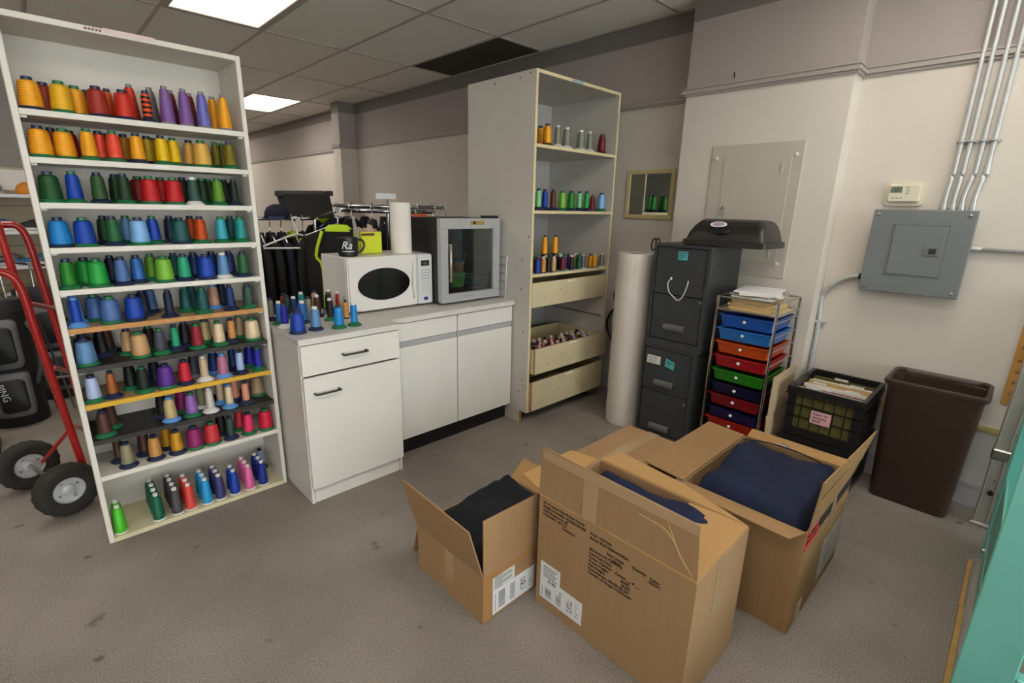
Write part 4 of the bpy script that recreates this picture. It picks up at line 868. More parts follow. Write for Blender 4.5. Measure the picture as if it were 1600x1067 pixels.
# brown waste bin
bn = thing('waste_bin', 'tall brown rectangular plastic waste bin by the wall', 'waste bin', (3.36, .19, 0)); bmz = mat('brown bin plastic', '3f2f26', .38, var=.06, vscale=5, bump=.1, bscale=60)
R = lambda hx, hy, z, r=.04: rrect(3.345+.01*(z < .3), .195, hx, hy, r, z, 5)
obj('tub', loft(B(), [R(.115, .168, .002), R(.118, .172, .01), R(.158, .196, .675), R(.152, .190, .675), R(.114, .168, .02)], cap=False), bmz, bn, 50)
obj('bottom', loft(B(), [R(.112, .165, .003), R(.112, .165, .012)]), bmz, bn)
obj('rolled_rim', loft(B(), [R(.158, .196, .682), R(.170, .208, .680), R(.174, .212, .690), R(.172, .21, .705), R(.162, .20, .711), R(.152, .190, .702), R(.152, .190, .68)], cap=False), bmz, bn, 50)

# aluminium folding ladder beside the wall
la = thing('folding_ladder', 'aluminium folding ladder leaning on the wall behind the teal stand', 'ladder', (3.33, -.25, 0))
def stile(y):
    p0, p1, p2, p3 = Vector((3.325, y, .004)), Vector((3.37, y, .365)), Vector((3.376, y, .42)), Vector((3.47, y-.02, 1.20))
    for a_, b_ in ((p0, p1), (p2, p3)):
        bm = B(); w = Vector((.012, 0, 0)); t = Vector((0, .031, 0)); hexa(bm, [a_-w-t, a_+w-t, a_+w+t, a_-w+t, b_-w-t, b_+w-t, b_+w+t, b_-w+t]); st_ = obj('stile', bm, alu, la)
        for dy in (-.024, .024): obj('stile_flange', tube(B(), [a_+Vector((-.015, dy, 0)), b_+Vector((-.015, dy, 0))], .004, 6), alu, st_)
    bx('hinge', (3.345, 3.405, y-.04, y+.034, .365, .42), steel, la, .006)
    bx('foot_bar', (3.30, 3.34, y-.04, y+.04, .001, .02), alu, la, .003)
    obj('rivet', lathe(B(), [(.009, 0), (.006, -.006)], 10, (3.333, y-.01, .26), 'x'), steel, la, 40); obj('release_knob', lathe(B(), [(.012, 0), (.012, -.02)], 10, (3.335, y-.005, .19), 'x'), blackpl, la, 40)
stile(-.106); stile(-.46)
for z in (.02, .30, .62, .9): bx('rung', (3.32+.11*z, 3.35+.11*z, -.44, -.15, z, z+.025), alu, la)
# teal machine stand
teal = mat('seafoam painted steel', '78c6ba', .42, var=.04, vscale=5); teal2 = mat('seafoam inner steel', '92d2c4', .45)
te = thing('teal_machine_stand', 'seafoam green painted steel machine stand at the right frame edge', 'machine stand', (2.2, -.25, 0))
bx('front_leg', (1.72, 1.74, -.21, -.096, .0, 1.25), teal, te, .003)
bx('leg_flange', (1.74, 1.84, -.118, -.112, .0, 1.25), teal2, te)
bx('rear_leg', (3.06, 3.08, -.24, -.13, .0, 1.0), teal, te, .003)
bx('rear_flange', (2.98, 3.06, -.139, -.133, 0, 1.0), teal, te)
bx('lower_rail', (1.84, 2.98, -.16, -.135, .02, .14), teal2, te, .004); bx('side_sheet', (1.84, 2.98, -.145, -.137, .14, .42), teal, te)
bx('far_leg', (1.72, 1.74, -.9, -.8, 0, 1.25), teal, te, .003); bx('far_rear_leg', (3.06, 3.08, -.9, -.8, 0, 1.0), teal, te, .003)
bx('cross_rail', (1.72, 1.76, -.8, -.21, .25, .35), teal, te, .003); bx('top_plate', (1.7, 3.1, -.92, -.11, 1.25, 1.28), teal, te, .003)
for x in (1.95, 2.9): obj('bolt', lathe(B(), [(.012, 0), (.012, .008), (.005, .01)], 6, (x, -.135, .08), 'y'), steel, te)
o = thing('floor_lath', 'pale wooden lath lying on the carpet along the teal stand', 'lath', (2.4, -.1, 0))
lw = mat('pale pine', 'b58f58', .6, var=.1, vscale=20)
bx('long_piece', (1.6, 2.47, -.112, -.094, .001, .03), lw, o, .001); bx('end_piece', (2.475, 2.88, -.108, -.092, .001, .028), lw, o, .001)
bx('black_bin_side', (1.0, 1.5, -.5, -.22, .001, .35), mat('dark case', '1c1a1a', .6), None, .01)
tag(bpy.data.objects['black_bin_side'], 'dark case on the floor in the lower right frame corner', 'case'); bpy.data.objects['black_bin_side'].name = 'floor_case'

# ================================================================== cardboard boxes
def cardboard(name, c):
    M = mat(name, c, .8, spec=.25); nt = M.node_tree; b = nt.nodes['Principled BSDF']; cc = lin(c)
    tc = nt.nodes.new('ShaderNodeTexCoord'); mp = nt.nodes.new('ShaderNodeMapping'); mp.inputs['Scale'].default_value = (60, 60, 1.2); nt.links.new(tc.outputs['Object'], mp.inputs[0])
    n = nt.nodes.new('ShaderNodeTexNoise'); n.inputs['Scale'].default_value = 2; n.inputs['Detail'].default_value = 3; nt.links.new(mp.outputs[0], n.inputs['Vector'])
    r = nt.nodes.new('ShaderNodeValToRGB'); r.color_ramp.elements[0].position = .25; r.color_ramp.elements[1].position = .75
    r.color_ramp.elements[0].color = tuple(v*.95 for v in cc[:3])+(1,); r.color_ramp.elements[1].color = tuple(v*1.04 for v in cc[:3])+(1,)
    nt.links.new(n.outputs['Fac'], r.inputs[0]); nt.links.new(r.outputs[0], b.inputs['Base Color'])
    bp = nt.nodes.new('ShaderNodeBump'); bp.inputs['Strength'].default_value = .12; bp.inputs['Distance'].default_value = .003
    nt.links.new(n.outputs['Fac'], bp.inputs['Height']); nt.links.new(bp.outputs[0], b.inputs['Normal']); return M
cbA, cbB, cbC, cbIn = cardboard('brown carton board', 'a1805d'), cardboard('tan carton board', 'a0815f'), cardboard('dark tan carton board', '9a7a55'), cardboard('light carton inside', 'b58f5e')
tapem = mat('clear packing tape', 'b09470', .18, coat=.6); blackst = mat('black print stripe', '24211f', .7)
def carton(label, x0, x1, y0, y1, h, m_, name='cardboard_box'):
    o = thing(name, label, 'box', ((x0+x1)/2, (y0+y1)/2, 0)); t = .005
    for q in ((x0, x0+t, y0, y1), (x1-t, x1, y0, y1), (x0+t, x1-t, y0, y0+t), (x0+t, x1-t, y1-t, y1)): bx('box_side', (*q, .001, h), m_, o, .0012)
    bx('box_bottom', (x0+t, x1-t, y0+t, y1-t, .001, .006), m_, o); return o
def flap(o, a, b, c, d, m_, th=.005): return obj('flap', slab(B(), a, b, c, d, th), m_, o)
def shipping_label(o, P, u, v, w, h, n):
    """white courier label lying on a box face: corner P, across u, up v"""
    P, u, v = Vector(P), Vector(u), Vector(v); k = u.cross(v); 
    def rect(a0, a1, b0, b1, off, th): 
        a = P+k*off; return hexa(B(), [a+u*a0+v*b0, a+u*a1+v*b0, a+u*a1+v*b1, a+u*a0+v*b1]+[q+k*th for q in (a+u*a0+v*b0, a+u*a1+v*b0, a+u*a1+v*b1, a+u*a0+v*b1)])
    lb = obj('shipping_label', rect(0, w, 0, h, .0002, .0006), bwhite, o); e = .0009
    bm = B(); rnd = random.Random(n)
    def add(a0, a1, b0, b1):
        a = P+k*e; hexa(bm, [a+u*a0+v*b0, a+u*a1+v*b0, a+u*a1+v*b1, a+u*a0+v*b1]+[q+k*.0003 for q in (a+u*a0+v*b0, a+u*a1+v*b0, a+u*a1+v*b1, a+u*a0+v*b1)])
    b0 = .14*h
    while b0 < .8*h:
        t = rnd.choice((.002, .003, .0045)); add(.13*w, .28*w, b0, b0+t); add(.40*w, .52*w, b0, b0+t*.8); b0 += t+rnd.choice((.002, .003))
    for i in range(7):
        for j in range(14):
            if rnd.random() < .5: add((.66+.018*i)*w, (.676+.018*i)*w, (.2+.04*j)*h, (.238+.04*j)*h)
    for i in range(6): add((.05)*w, .065*w, (.1+.13*i)*h, (.2+.13*i)*h)
    for i in range(5): add((.85)*w, (.85+.1*rnd.random())*w, (.2+.14*i)*h, (.23+.14*i)*h)
    obj('barcode', bm, barink, lb)['kind'] = 'stuff'; return lb

navyc = mat('navy fleece', '09183a', .85, bump=.4, bscale=220, var=.12, vscale=9)
navyb = mat('dark navy fleece', '10141f', .9, bump=.4, bscale=220, var=.15, vscale=9)
def garment_pile(name, x0, x1, y0, y1, z0, z1, m_, seed, label, amp=.03, n=26):
    """folded garment: a soft slab with a rumpled, domed top"""
    b = B(); V = {}
    for side_ in (0, 1):
        for i in range(n+1):
            for j in range(n+1):
                u, v = i/n, j/n; e = min(u, 1-u, v, 1-v); f = min(1, e/.12); f = math.sin(f*PI/2)
                z = z0 if side_ == 0 else z0+(z1-z0)*(.55+.45*f)+amp*f*(mnoise.noise(Vector((u*2.6+seed, v*2.2, seed*.7)))+.45*abs(mnoise.noise(Vector((u*7+seed, v*5, 3.1)))))
                V[side_, i, j] = b.verts.new((x0+(x1-x0)*u, y0+(y1-y0)*v, z))
    for i in range(n):
        for j in range(n):
            b.faces.new([V[1, i, j], V[1, i+1, j], V[1, i+1, j+1], V[1, i, j+1]]); b.faces.new([V[0, i, j+1], V[0, i+1, j+1], V[0, i+1, j], V[0, i, j]])
    for i in range(n):
        for (a, c) in (((i, 0), (i+1, 0)), ((i+1, n), (i, n)), ((0, i+1), (0, i)), ((n, i), (n, i+1))):
            b.faces.new([V[0, *a], V[0, *c], V[1, *c], V[1, *a]])
    o = obj(name, b, m_, None, True); tag(o, label, 'clothing'); return o

# A: small box
A = carton('small open cardboard box with dark garments, leftmost of the boxes', 1.0, 1.56, 1.16, 1.60, .215, cbA)
flap(A, (1.0, 1.60, .216), (1.0, 1.16, .216), (.925, 1.15, .455), (.925, 1.585, .47), cbA)
flap(A, (1.0, 1.158, .217), (1.56, 1.158, .217), (1.55, 1.15, .452), (.99, 1.15, .468), cbA)
flap(A, (1.563, 1.17, .216), (1.563, 1.60, .216), (1.645, 1.59, .30), (1.645, 1.2, .29), cbIn)
flap(A, (1.01, 1.603, .216), (1.55, 1.603, .216), (1.55, 1.66, .03), (1.01, 1.66, .03), cbA)
bx('tape', (.9982, .9998, 1.345, 1.395, .08, .21), tapem, A); bx('tape', (1.0, 1.5, 1.1582, 1.1598, .185, .225), mat('brown tape', 'a87c4c', .3), A)
bx('tape', (1.0, 1.04, 1.1578, 1.1597, .005, .215), mat('brown tape', 'a87c4c', .3), A)
shipping_label(A, (1.05, 1.16, .014), (1, 0, 0), (0, 0, 1), .23, .108, 1)
lb = bx('address_label', (1.048, 1.165, 1.1584, 1.1594, .124, .19), mat('label greenish white', 'cfd4cd', .6), A)
for k in range(7): bx('print_line', (1.055+.004*(k % 2), 1.10+.05*(k % 3 > 0), 1.1578, 1.1584, .13+k*.008, .133+k*.008), barink, lb)
g = garment_pile('folded_jacket', 1.01, 1.55, 1.17, 1.59, .01, .27, navyb, 3.3, 'near black folded jacket filling the small box', .05)
thr = mat('embroidery blue', '3a64a8', .5); thw = mat('embroidery white', 'c9d2dc', .5)
def logo(parent, c, ux, uy, s):
    c, ux, uy = Vector(c), Vector(ux), Vector(uy)
    obj('embroidered_arc', tube(B(), [c+ux*s*math.cos(a)*1.2+uy*s*.8*math.sin(a) for a in [-.9+k*.35 for k in range(9)]], s*.06, 5), thr, parent)
    bm = B()
    for k in range(5): tube(bm, [c+ux*s*(-1.1+k*.4)+uy*s*(.05*(k % 2)), c+ux*s*(-.95+k*.4)+uy*s*.4, c+ux*s*(-.8+k*.4)+uy*s*.05], s*.06, 4)
    obj('embroidered_letters', bm, thw, parent)
logo(g, (1.47, 1.3, .285), (.95, .2, 0), (-.2, .95, .06), .035)

# B: large front box
Bx0, Bx1, By0, By1, Bh = 1.238, 1.622, .475, 1.108, .50
Bb = carton('largest open cardboard box in front, printed lettering on its long side', Bx0, Bx1, By0, By1, Bh, cbB)
flap(Bb, (Bx0, By1, Bh+.002), (Bx0, By0, Bh+.002), (Bx0-.006, By0+.012, .69), (Bx0-.003, By1-.01, .698), cbB)
flap(Bb, (Bx0+.006, By0+.002, Bh+.004), (Bx1-.004, By0+.002, Bh+.004), (Bx1-.012, By0+.215, Bh-.004), (Bx0+.012, By0+.215, Bh-.004), cbIn)
flap(Bb, (Bx1+.003, By0+.006, Bh), (Bx1+.003, By1-.004, Bh), (Bx1+.135, By1-.02, Bh-.008), (Bx1+.12, By0+.3, Bh-.02), cbIn)
flap(Bb, (Bx0+.01, By1+.003, Bh), (Bx1-.006, By1+.003, Bh), (Bx1-.04, By1+.13, Bh+.006), (Bx0+.04, By1+.13, Bh+.006), cbIn)
bx('crease', (Bx0-.004, Bx0+.002, By0, By1, Bh-.006, Bh+.004), cbIn, Bb, .002)
bx('tape', (1.38, 1.43, By0-.0016, By0-.0003, .28, Bh+.002), tapem, Bb); bx('tape', (Bx0-.0064, Bx0-.0052, .84, .90, .505, .69), tapem, Bb)
obj('tape_crease', tube(B(), smooth_path([(Bx0-.001, .487, .508), (Bx0-.006, .53, .555), (Bx0-.007, .56, .60), (Bx0-.007, .60, .625), (Bx0-.007, .68, .63)], 4), .0022, 5), mat('wrinkled tape', 'c2a273', .25), Bb)
obj('tape_crease', tube(B(), smooth_path([(Bx0-.006, .55, .585), (Bx0-.007, .575, .635), (Bx0-.007, .59, .665)], 4), .0018, 5), mat('wrinkled tape', 'c2a273', .25), Bb)
bx('tape', (Bx0-.0094, Bx0-.0082, .49, 1.09, .655, .692), tapem, Bb)
T = lambda s, y, z, sz=.016, sp=1.0: text('lettering', s, sz, ink, Bb, (Bx0-.0012, y, z), (0, -1, 0), (0, 0, 1), spacing=sp)
T('DC Products Distribution Center', 1.085, .468, .0145); T("MARK'S WORK WEARHOUSE", 1.085, .450, .0155); T('6345 Dunbow St. SE', 1.085, .434, .0145); T('CALGARY, AB T2C', 1.085, .418, .0145); T('CANADA', .99, .402, .0145)
T('PO# 11007206', .862, .452, .0145); T('Style# 52201DEA4HDB6A', .862, .435, .0145); T('Item Unisex', .79, .412, .0145); T('LARGE', .775, .397, .0145)
T('Quantity', .69, .418, .0150); T('Color\nNAVY', .625, .415, .0155, .9)
T('SKU# 0210172609015', .862, .390, .0150); T('Case Pack Units:', .862, .374, .0145); T('Carton Number:   Carton __ of __', .862, .358, .0145); T('Gross Weight:            (KGS)', .862, .342, .0145); T('Net Weight:                (KGS)', .862, .326, .0145); T('Measurement: 58x38x48 CM', .862, .310, .0145); T('Country of Origin: VIETNAM', .862, .294, .0150)
shipping_label(Bb, (Bx0, 1.085, .045), (0, -1, 0), (0, 0, 1), .21, .1, 2); 
lb = bx('courier_label', (Bx0-.0014, Bx0-.0003, .985, 1.085, .10, .212), bwhite, Bb)
for k in range(5): bx('print_line', (Bx0-.002, Bx0-.0014, 1.0+.01*(k % 2), 1.07, .15+k*.011, .154+k*.011), barink, lb)
text('label_lettering', '0190', .02, ink, lb, (Bx0-.002, 1.045, .13), (0, -1, 0), (0, 0, 1))
bx('filler_sheet', (Bx0+.012, Bx1-.012, By0+.012, By1-.012, .28, .284), cbIn, Bb)
garment_pile('folded_sweatshirt', Bx0+.008, Bx1-.008, By0+.01, By1-.01, .285, .488, navyc, 8.1, 'navy sweatshirt seen through the half open top of the largest box', .04)

# C: right hand box
Cx0, Cx1, Cy0, Cy1, Chh = 1.82, 2.462, .345, .815, .45
Cb = carton('open cardboard box heaped with a navy sweatshirt, orange sticker, nearest the bin', Cx0, Cx1, Cy0, Cy1, Chh, cbC)
flap(Cb, (Cx0, Cy1+.003, Chh), (Cx1, Cy1+.003, Chh), (Cx1-.004, 1.006, Chh+.012), (Cx0+.01, 1.012, Chh+.006), cbC)
flap(Cb, (Cx0-.003, Cy0+.005, Chh), (Cx0-.003, Cy1-.004, Chh), (1.735, Cy1+.012, Chh+.012), (1.742, Cy0+.035, Chh-.004), cbC)
flap(Cb, (Cx0+.004, Cy0-.003, Chh), (Cx1, Cy0-.003, Chh), (Cx1-.004, .296, .665), (Cx0+.008, .328, .655), cbC)
flap(Cb, (Cx1+.003, Cy0+.01, Chh), (Cx1+.003, Cy1-.01, Chh), (Cx1+.03, Cy1-.02, Chh+.035), (Cx1+.035, Cy0+.02, Chh+.03), cbIn)
for z in (.53, .595): obj('fold_line', tube(B(), [(Cx0+.008, .3385-.15*(z-.5), z), (Cx1-.004, .3245-.2*(z-.5), z+.004)], .0014, 4), mat('dark fold', '6d5032', .9), Cb)
bx('print_stripe', (1.99, Cx1-.001, Cy0-.0012, Cy0-.0002, .385, .442), blackst, Cb)
s = bx('orange_sticker', (1.828, 1.985, Cy0-.0018, Cy0-.0004, .365, .446), mat('fluorescent red sticker', 'd8493a', .5), Cb)
text('sticker_lettering', 'PACKING LIST\nENCLOSED', .026, ink, s, (1.834, Cy0-.0022, .415), (1, 0, 0), (0, 0, 1))
bx('tape', (2.16, 2.215, Cy0-.0026, Cy0-.0014, .33, Chh), tapem, Cb); bx('tape', (1.9, 1.96, Cy0-.0014, Cy0-.0003, .002, .09), tapem, Cb)
bx('document_pouch', (2.14, 2.44, Cy0-.0016, Cy0-.0003, .06, .25), mat('clear grey pouch', 'a9a8a4', .25, coat=.5), Cb)
for k in range(4): bx('print_line', (2.2, 2.3+.03*(k % 3), Cy0-.002, Cy0-.0016, .1+k*.035, .105+k*.035), barink, Cb)
g = garment_pile('folded_sweatshirt', Cx0+.008, Cx1-.008, Cy0+.01, Cy1-.01, .01, .475, navyc, 5.2, 'navy sweatshirt bulging out of the box nearest the bin', .05, 34)
obj('seam', tube(B(), smooth_path([(2.28, .40, .51), (2.30, .52, .525), (2.31, .66, .52), (2.30, .77, .50)], 5), .003, 5), mat('navy seam', '0e172c', .9), g, True)
logo(g, (2.37, .62, .50), (0, -1, 0), (.95, 0, .1), .028)

# D: closed box behind
D = carton('closed taped cardboard box behind, between the open boxes and the file cabinets', 1.66, 2.205, 1.03, 1.335, .40, cbA)
bx('lid_flap', (1.66, 2.205, 1.03, 1.181, .401, .406), cbA, D, .001); bx('lid_flap', (1.66, 2.205, 1.184, 1.335, .401, .406), cbA, D, .001)
bx('tape', (1.655, 2.21, 1.15, 1.215, .4065, .4075), tapem, D); bx('tape', (2.2052, 2.2064, 1.15, 1.215, .30, .407), tapem, D)

# ================================================================== left hand background
red = mat('red truck enamel', 'a31312', .28, coat=.4, var=.06, vscale=12)
ht = thing('hand_truck', 'red hand truck with two black pneumatic wheels behind the thread rack', 'hand truck', (-.12, 3.35, 0))
ax = Vector((-.30, .954, 0)).normalized(); rub = mat('black rubber tyre', '26241f', .85, bump=.6, bscale=70)
wc = [Vector((-.085, 3.105, .135)), Vector((-.225, 3.55, .135))]
for n, c in enumerate(wc):
    s_, u_ = frame_of(ax); rings = []; NS = 40
    prof = [(-.030, .066), (-.040, .085), (-.044, .108), (-.038, .125), (-.018, .134), (.018, .134), (.038, .125), (.044, .108), (.040, .085), (.030, .066)]
    bm = B(); P = [[c+ax*a+(s_*math.cos(k*2*PI/NS)+u_*math.sin(k*2*PI/NS))*(r-(.004 if (k % 2 and r > .12) else 0)) for a, r in prof] for k in range(NS)]
    loft(bm, P+[P[0]], cap=False); bmesh.ops.remove_doubles(bm, verts=bm.verts, dist=1e-5); w_ = obj('wheel', bm, rub, ht, 60)
    bm = B(); hp = [(.066, .028), (.068, .030), (.060, .012), (.030, .010), (.026, .022), (.014, .026), (.002, .026)]
    loft(bm, [[c-ax*a*sg+(s_*math.cos(k*2*PI/24)+u_*math.sin(k*2*PI/24))*r for k in range(24)] for sg in (1,) for r, a in hp], cap=False); obj('hub', bm, galv, w_, 40)
    bm = B(); loft(bm, [[c+ax*a+(s_*math.cos(k*2*PI/24)+u_*math.sin(k*2*PI/24))*r for k in range(24)] for r, a in hp], cap=False); obj('hub', bm, galv, w_, 40)
    for q in range(4):
        a = q*PI/2+.5; pc = c-ax*.014+(s_*math.cos(a)+u_*math.sin(a))*.044; obj('hub_bolt', tube(B(), [pc, pc-ax*.008], .006, 6), steel, w_)
obj('axle', tube(B(), [wc[0]+ax*.03, wc[1]-ax*.03], .010, 8), steel, ht)
def tb_(name, pts, r=.0165, n=5): return obj(name, tube(B(), smooth_path(pts, n), r, 10), red, ht, True)
near = [at(-45, 428, y=3.2), at(-10, 424, y=3.2), at(18, 432, y=3.2), at(36, 458, y=3.2), at(60, 530, y=3.2), at(122, 705, y=3.2), at(132, 735, y=3.2)]
tb_('side_tube', near, .0175)
far = [at(-40, 352, y=3.5), at(0, 351, y=3.5), at(28, 354, y=3.5), at(45, 378, y=3.5), at(62, 430, y=3.5), at(100, 545, y=3.5), at(136, 660, y=3.5)]
tb_('handle_loop', far, .0165)
tb_('brace_tube', [at(-6, 345, y=3.35), at(18, 418, y=3.28), at(30, 452, y=3.215)], .0165)
for (a, b_) in (((46, 474), (84, 482)), ((82, 574), (110, 581)), ((115, 666), (130, 671))):
    obj('cross_bar', tube(B(), [at(*a, y=3.2), at(*b_, y=3.5)], .012, 6), red, ht)
obj('cross_rod', tube(B(), [at(86, 590, y=3.2), at(112, 587, y=3.5)], .007, 6), steel, ht)
obj('axle_strut', tube(B(), [at(108, 672, y=3.2), at(66, 722, y=3.42)], .009, 6), red, ht)
obj('toe_plate', slab(B(), (-.05, 3.12, .012), (-.16, 3.52, .012), (.0, 3.56, .012), (.0, 3.16, .012), .006), red, ht)
# golf bags
bagm = mat('black golf bag nylon', '17181c', .6, bump=.2, bscale=120); bagg = mat('grey bag panel', '66686a', .6); 
def golf_bag(x, y, label, lean=(0, 0), txt=False, n=0):
    g = thing('golf_bag', label, 'golf bag', (x, y, 0), 'golf bags')
    def ring(r, z, sx=1.15, sy=.85): return [Vector((x+lean[0]*z+r*sx*math.cos(k*PI/12), y+lean[1]*z+r*sy*math.sin(k*PI/12), z)) for k in range(24)]
    obj('body', loft(B(), [ring(.125, .002), ring(.135, .02), ring(.13, .3), ring(.135, .6), ring(.14, .84), ring(.135, .86)]), bagm, g, 50)
    obj('collar', loft(B(), [ring(.142, .80), ring(.145, .82), ring(.143, .88), ring(.128, .885)]), mat('bag collar', '2b2c30', .5), g, 50)
    def pocket(z0, z1, dx, w, d, m_, nm='pocket'):
        c = Vector((x+dx, y-.10, 0)); return obj(nm, loft(B(), [[Vector((p.x, c.y-dd, p.y)) for p in rrect(c.x+lean[0]*z0, (z0+z1)/2, w*k, (z1-z0)/2*k, .04*k, 0, 4)] for dd, k in ((-.03, 1), (d*.7, .97), (d, .8))]), m_, g, 50)
    pocket(.42, .76, -.0, .095, .06, bagg); pocket(.45, .73, -.0, .075, .07, bagm); pocket(.08, .40, -.0, .10, .065, bagg); pk = pocket(.11, .37, 0, .078, .08, bagm)
    if txt: text('lettering', 'PING', .055, bwhite, g, (x-.072, y-.182, .335), (.18, 0, -1), (1, 0, .18), depth=.001)
    obj('strap', tube(B(), smooth_path([(x+.12, y-.03, .75), (x+.17, y-.08, .62), (x+.165, y-.09, .42), (x+.125, y-.05, .28)], 6), .014, 6), mat('grey strap', '4b4d50', .7), g, True)
    for k in range(2):
        obj('stand_leg', tube(B(), [(x+.10+.1*k, y+.12, .70), (x+.20+.09*k, y+.1-.06*k, .01)], .008, 6), steel, g); 
    return g
golf_bag(-.27, 4.72, 'black golf bag with grey pockets and white lettering behind hand truck', txt=True)
golf_bag(-.02, 5.2, 'second black golf bag deeper in the shop behind the hand truck')
def iron(x, y, z, dx, n, label):
    c = thing('golf_club', label, 'golf club', (x, y, z-.85), 'clubs in the bags')
    obj('shaft', tube(B(), [(x, y, z-.85), (x+dx, y, z)], .0055, 6), steel, c, True)
    b = B(); loft(b, [[Vector((x+dx+u, y+v, z+w_)) for u, v, w_ in q] for q in ([(-.008, -.008, 0), (.008, -.008, 0), (.008, .008, 0), (-.008, .008, 0)], [(-.012, -.01, .03), (.02, -.01, .035), (.02, .008, .03), (-.012, .008, .03)], [(-.005, -.012, .055), (.085, -.012, .03), (.085, .006, .012), (-.005, .008, .03)])]); obj('club_head', b, mat('satin iron', '8f9092', .3, 1), c)
for k, (dx, dy, z) in enumerate(((.02, 0, 1.13), (.06, .02, 1.08), (-.04, .03, 1.10), (-.08, 0, 1.05))): iron(-.20+dx, 4.72+dy, z, .02*k-.02, k, 'steel golf iron, %s in the lettered golf bag' % ORD[k])
for k in range(3): iron(-.02+.05*k-.05, 5.2, 1.02+.03*k, .02, k, 'steel golf iron, %s in the deeper golf bag' % ORD[k])
# trousers display at the frame edge
tr = thing('display_trousers', 'navy trouser leg with black shoe standing at the left frame edge', 'mannequin', (-.52, 4.3, 0)); nv = mat('navy trousers', '141c38', .8, var=.1)
for dx in (0, -.2):
    c = lambda z, r, ox=0: [Vector((-.42+dx+ox+r*math.cos(k*PI/8), 4.32+r*.95*math.sin(k*PI/8), z)) for k in range(16)]
    obj('leg', loft(B(), [c(.10, .065), c(.3, .07), c(.5, .078), c(.8, .092, -.02)]), nv, tr, True)
    obj('shoe', loft(B(), [rrect(-.41+dx, 4.28, .045, .13, .04, .003), rrect(-.41+dx, 4.28, .047, .132, .04, .03), rrect(-.41+dx, 4.29, .043, .12, .04, .06), rrect(-.41+dx, 4.33, .036, .06, .03, .10)]), blackpl, tr, 50)
obj('hips', loft(B(), [[Vector((-.53+.17*math.cos(k*PI/8), 4.32+.11*math.sin(k*PI/8), z)) for k in range(16)] for z in (.78, .95, 1.05)]), nv, tr, True)
# shoe shelves
sh = thing('shoe_shelving', 'white slat shelving with shoes and clubs seen left of the thread rack', 'shelf unit', (-.6, 6.4, 0)); shw = mat('white display shelf', 'd8dade', .4)
bx('back_panel', (-1.9, .55, 6.58, 6.6, 0, 1.80), mat('cream slat panel', 'b3a58c', .6, var=.05), sh)
for k in range(9): bx('slat_groove', (-1.9, .55, 6.576, 6.58, .2+k*.18, .206+k*.18), mat('groove brown', '6f5f4c', .7), sh)
for z in (1.566, 1.254, .95, .62): bx('shelf', (-1.9, .55, 6.18, 6.576, z-.03, z), shw, sh, .002)
for x in (-1.9, -.66, .53): bx('upright', (x, x+.02, 6.19, 6.58, 0, 1.566), mat('dark upright', '3a3633', .6), sh)
bx('poster', (-.16, .1, 6.57, 6.575, 1.60, 1.78), paper, sh)
def shoe(x, y, z, c, label, accent='d8d8d4', rz=0):
    o = thing('shoe', label, 'shoe', (x, y, z), 'shoes on the display shelves'); o.rotation_euler.z = rz
    L = lambda u, w, zz, h: None
    S = [(-.13, .028, .085), (-.10, .038, .095), (-.05, .038, .085), (.0, .036, .068), (.06, .044, .052), (.11, .04, .042), (.145, .02, .03)]
    bm = B(); loft(bm, [[Vector((u, w*math.cos(a), .018+(h-.018)*max(0, math.sin(a))**.6)) for a in [k*PI/7 for k in range(8)]] for u, w, h in S]); obj('upper', bm, mat('shoe '+c, c, .5, var=.3, vscale=30), o, 60, local=True)
    bm = B(); loft(bm, [[Vector((u*1.02, w*1.08*s, zz)) for s, zz in ((-1, 0), (1, 0), (1, .02), (-1, .02))] for u, w, h in S]); obj('sole', bm, mat('shoe sole '+accent, accent, .6), o, local=True)
    bm = B()
    for k in range(4): tube(bm, [(-.03+k*.022, -.022, .084-k*.008), (-.03+k*.022, .022, .084-k*.008)], .004, 5)
    obj('laces', bm, mat('lace white', 'cfcfc8', .7), o, local=True)
SH = [('202226', 'black'), ('2f6f9f', 'blue and green'), ('d8d4cc', 'white'), ('6b3a2a', 'brown'), ('303030', 'charcoal'), ('8a8f96', 'grey')]
ZN = {1.566: 'top', 1.254: 'second', .95: 'third', .62: 'lowest'}
for z in (1.566, 1.254, .95, .62):
    for k in range(4):
        x = -.42+k*.19; c, cn = SH[(k*2+int(z*10)) % 6]
        if z == 1.254 and k == 1: c, cn = SH[1]
        if z == 1.566 and k > 1: continue
        shoe(x, 6.36+.02*(k % 2), z+.001, c, '%s shoe, %s from left on the %s display shelf' % (cn, ORD[k], ZN[z]), rz=PI+.5*(k % 2)+.3)
o = thing('orange_hat', 'orange cap lying on the top display shelf', 'cap', (.06, 6.34, 1.566)); oc = mat('orange cotton', 'd88a2a', .7)
obj('crown', loft(B(), [[Vector((.04+r*math.cos(k*PI/9), 6.34+r*math.sin(k*PI/9), 1.567+z)) for k in range(18)] for r, z in ((.085, 0), (.083, .03), (.065, .075), (.03, .1), (.005, .105))]), oc, o, True)
obj('peak', slab(B(), (-.03, 6.27, 1.575), (.11, 6.27, 1.575), (.09, 6.2, 1.57), (-.01, 6.2, 1.57), .004), oc, o)

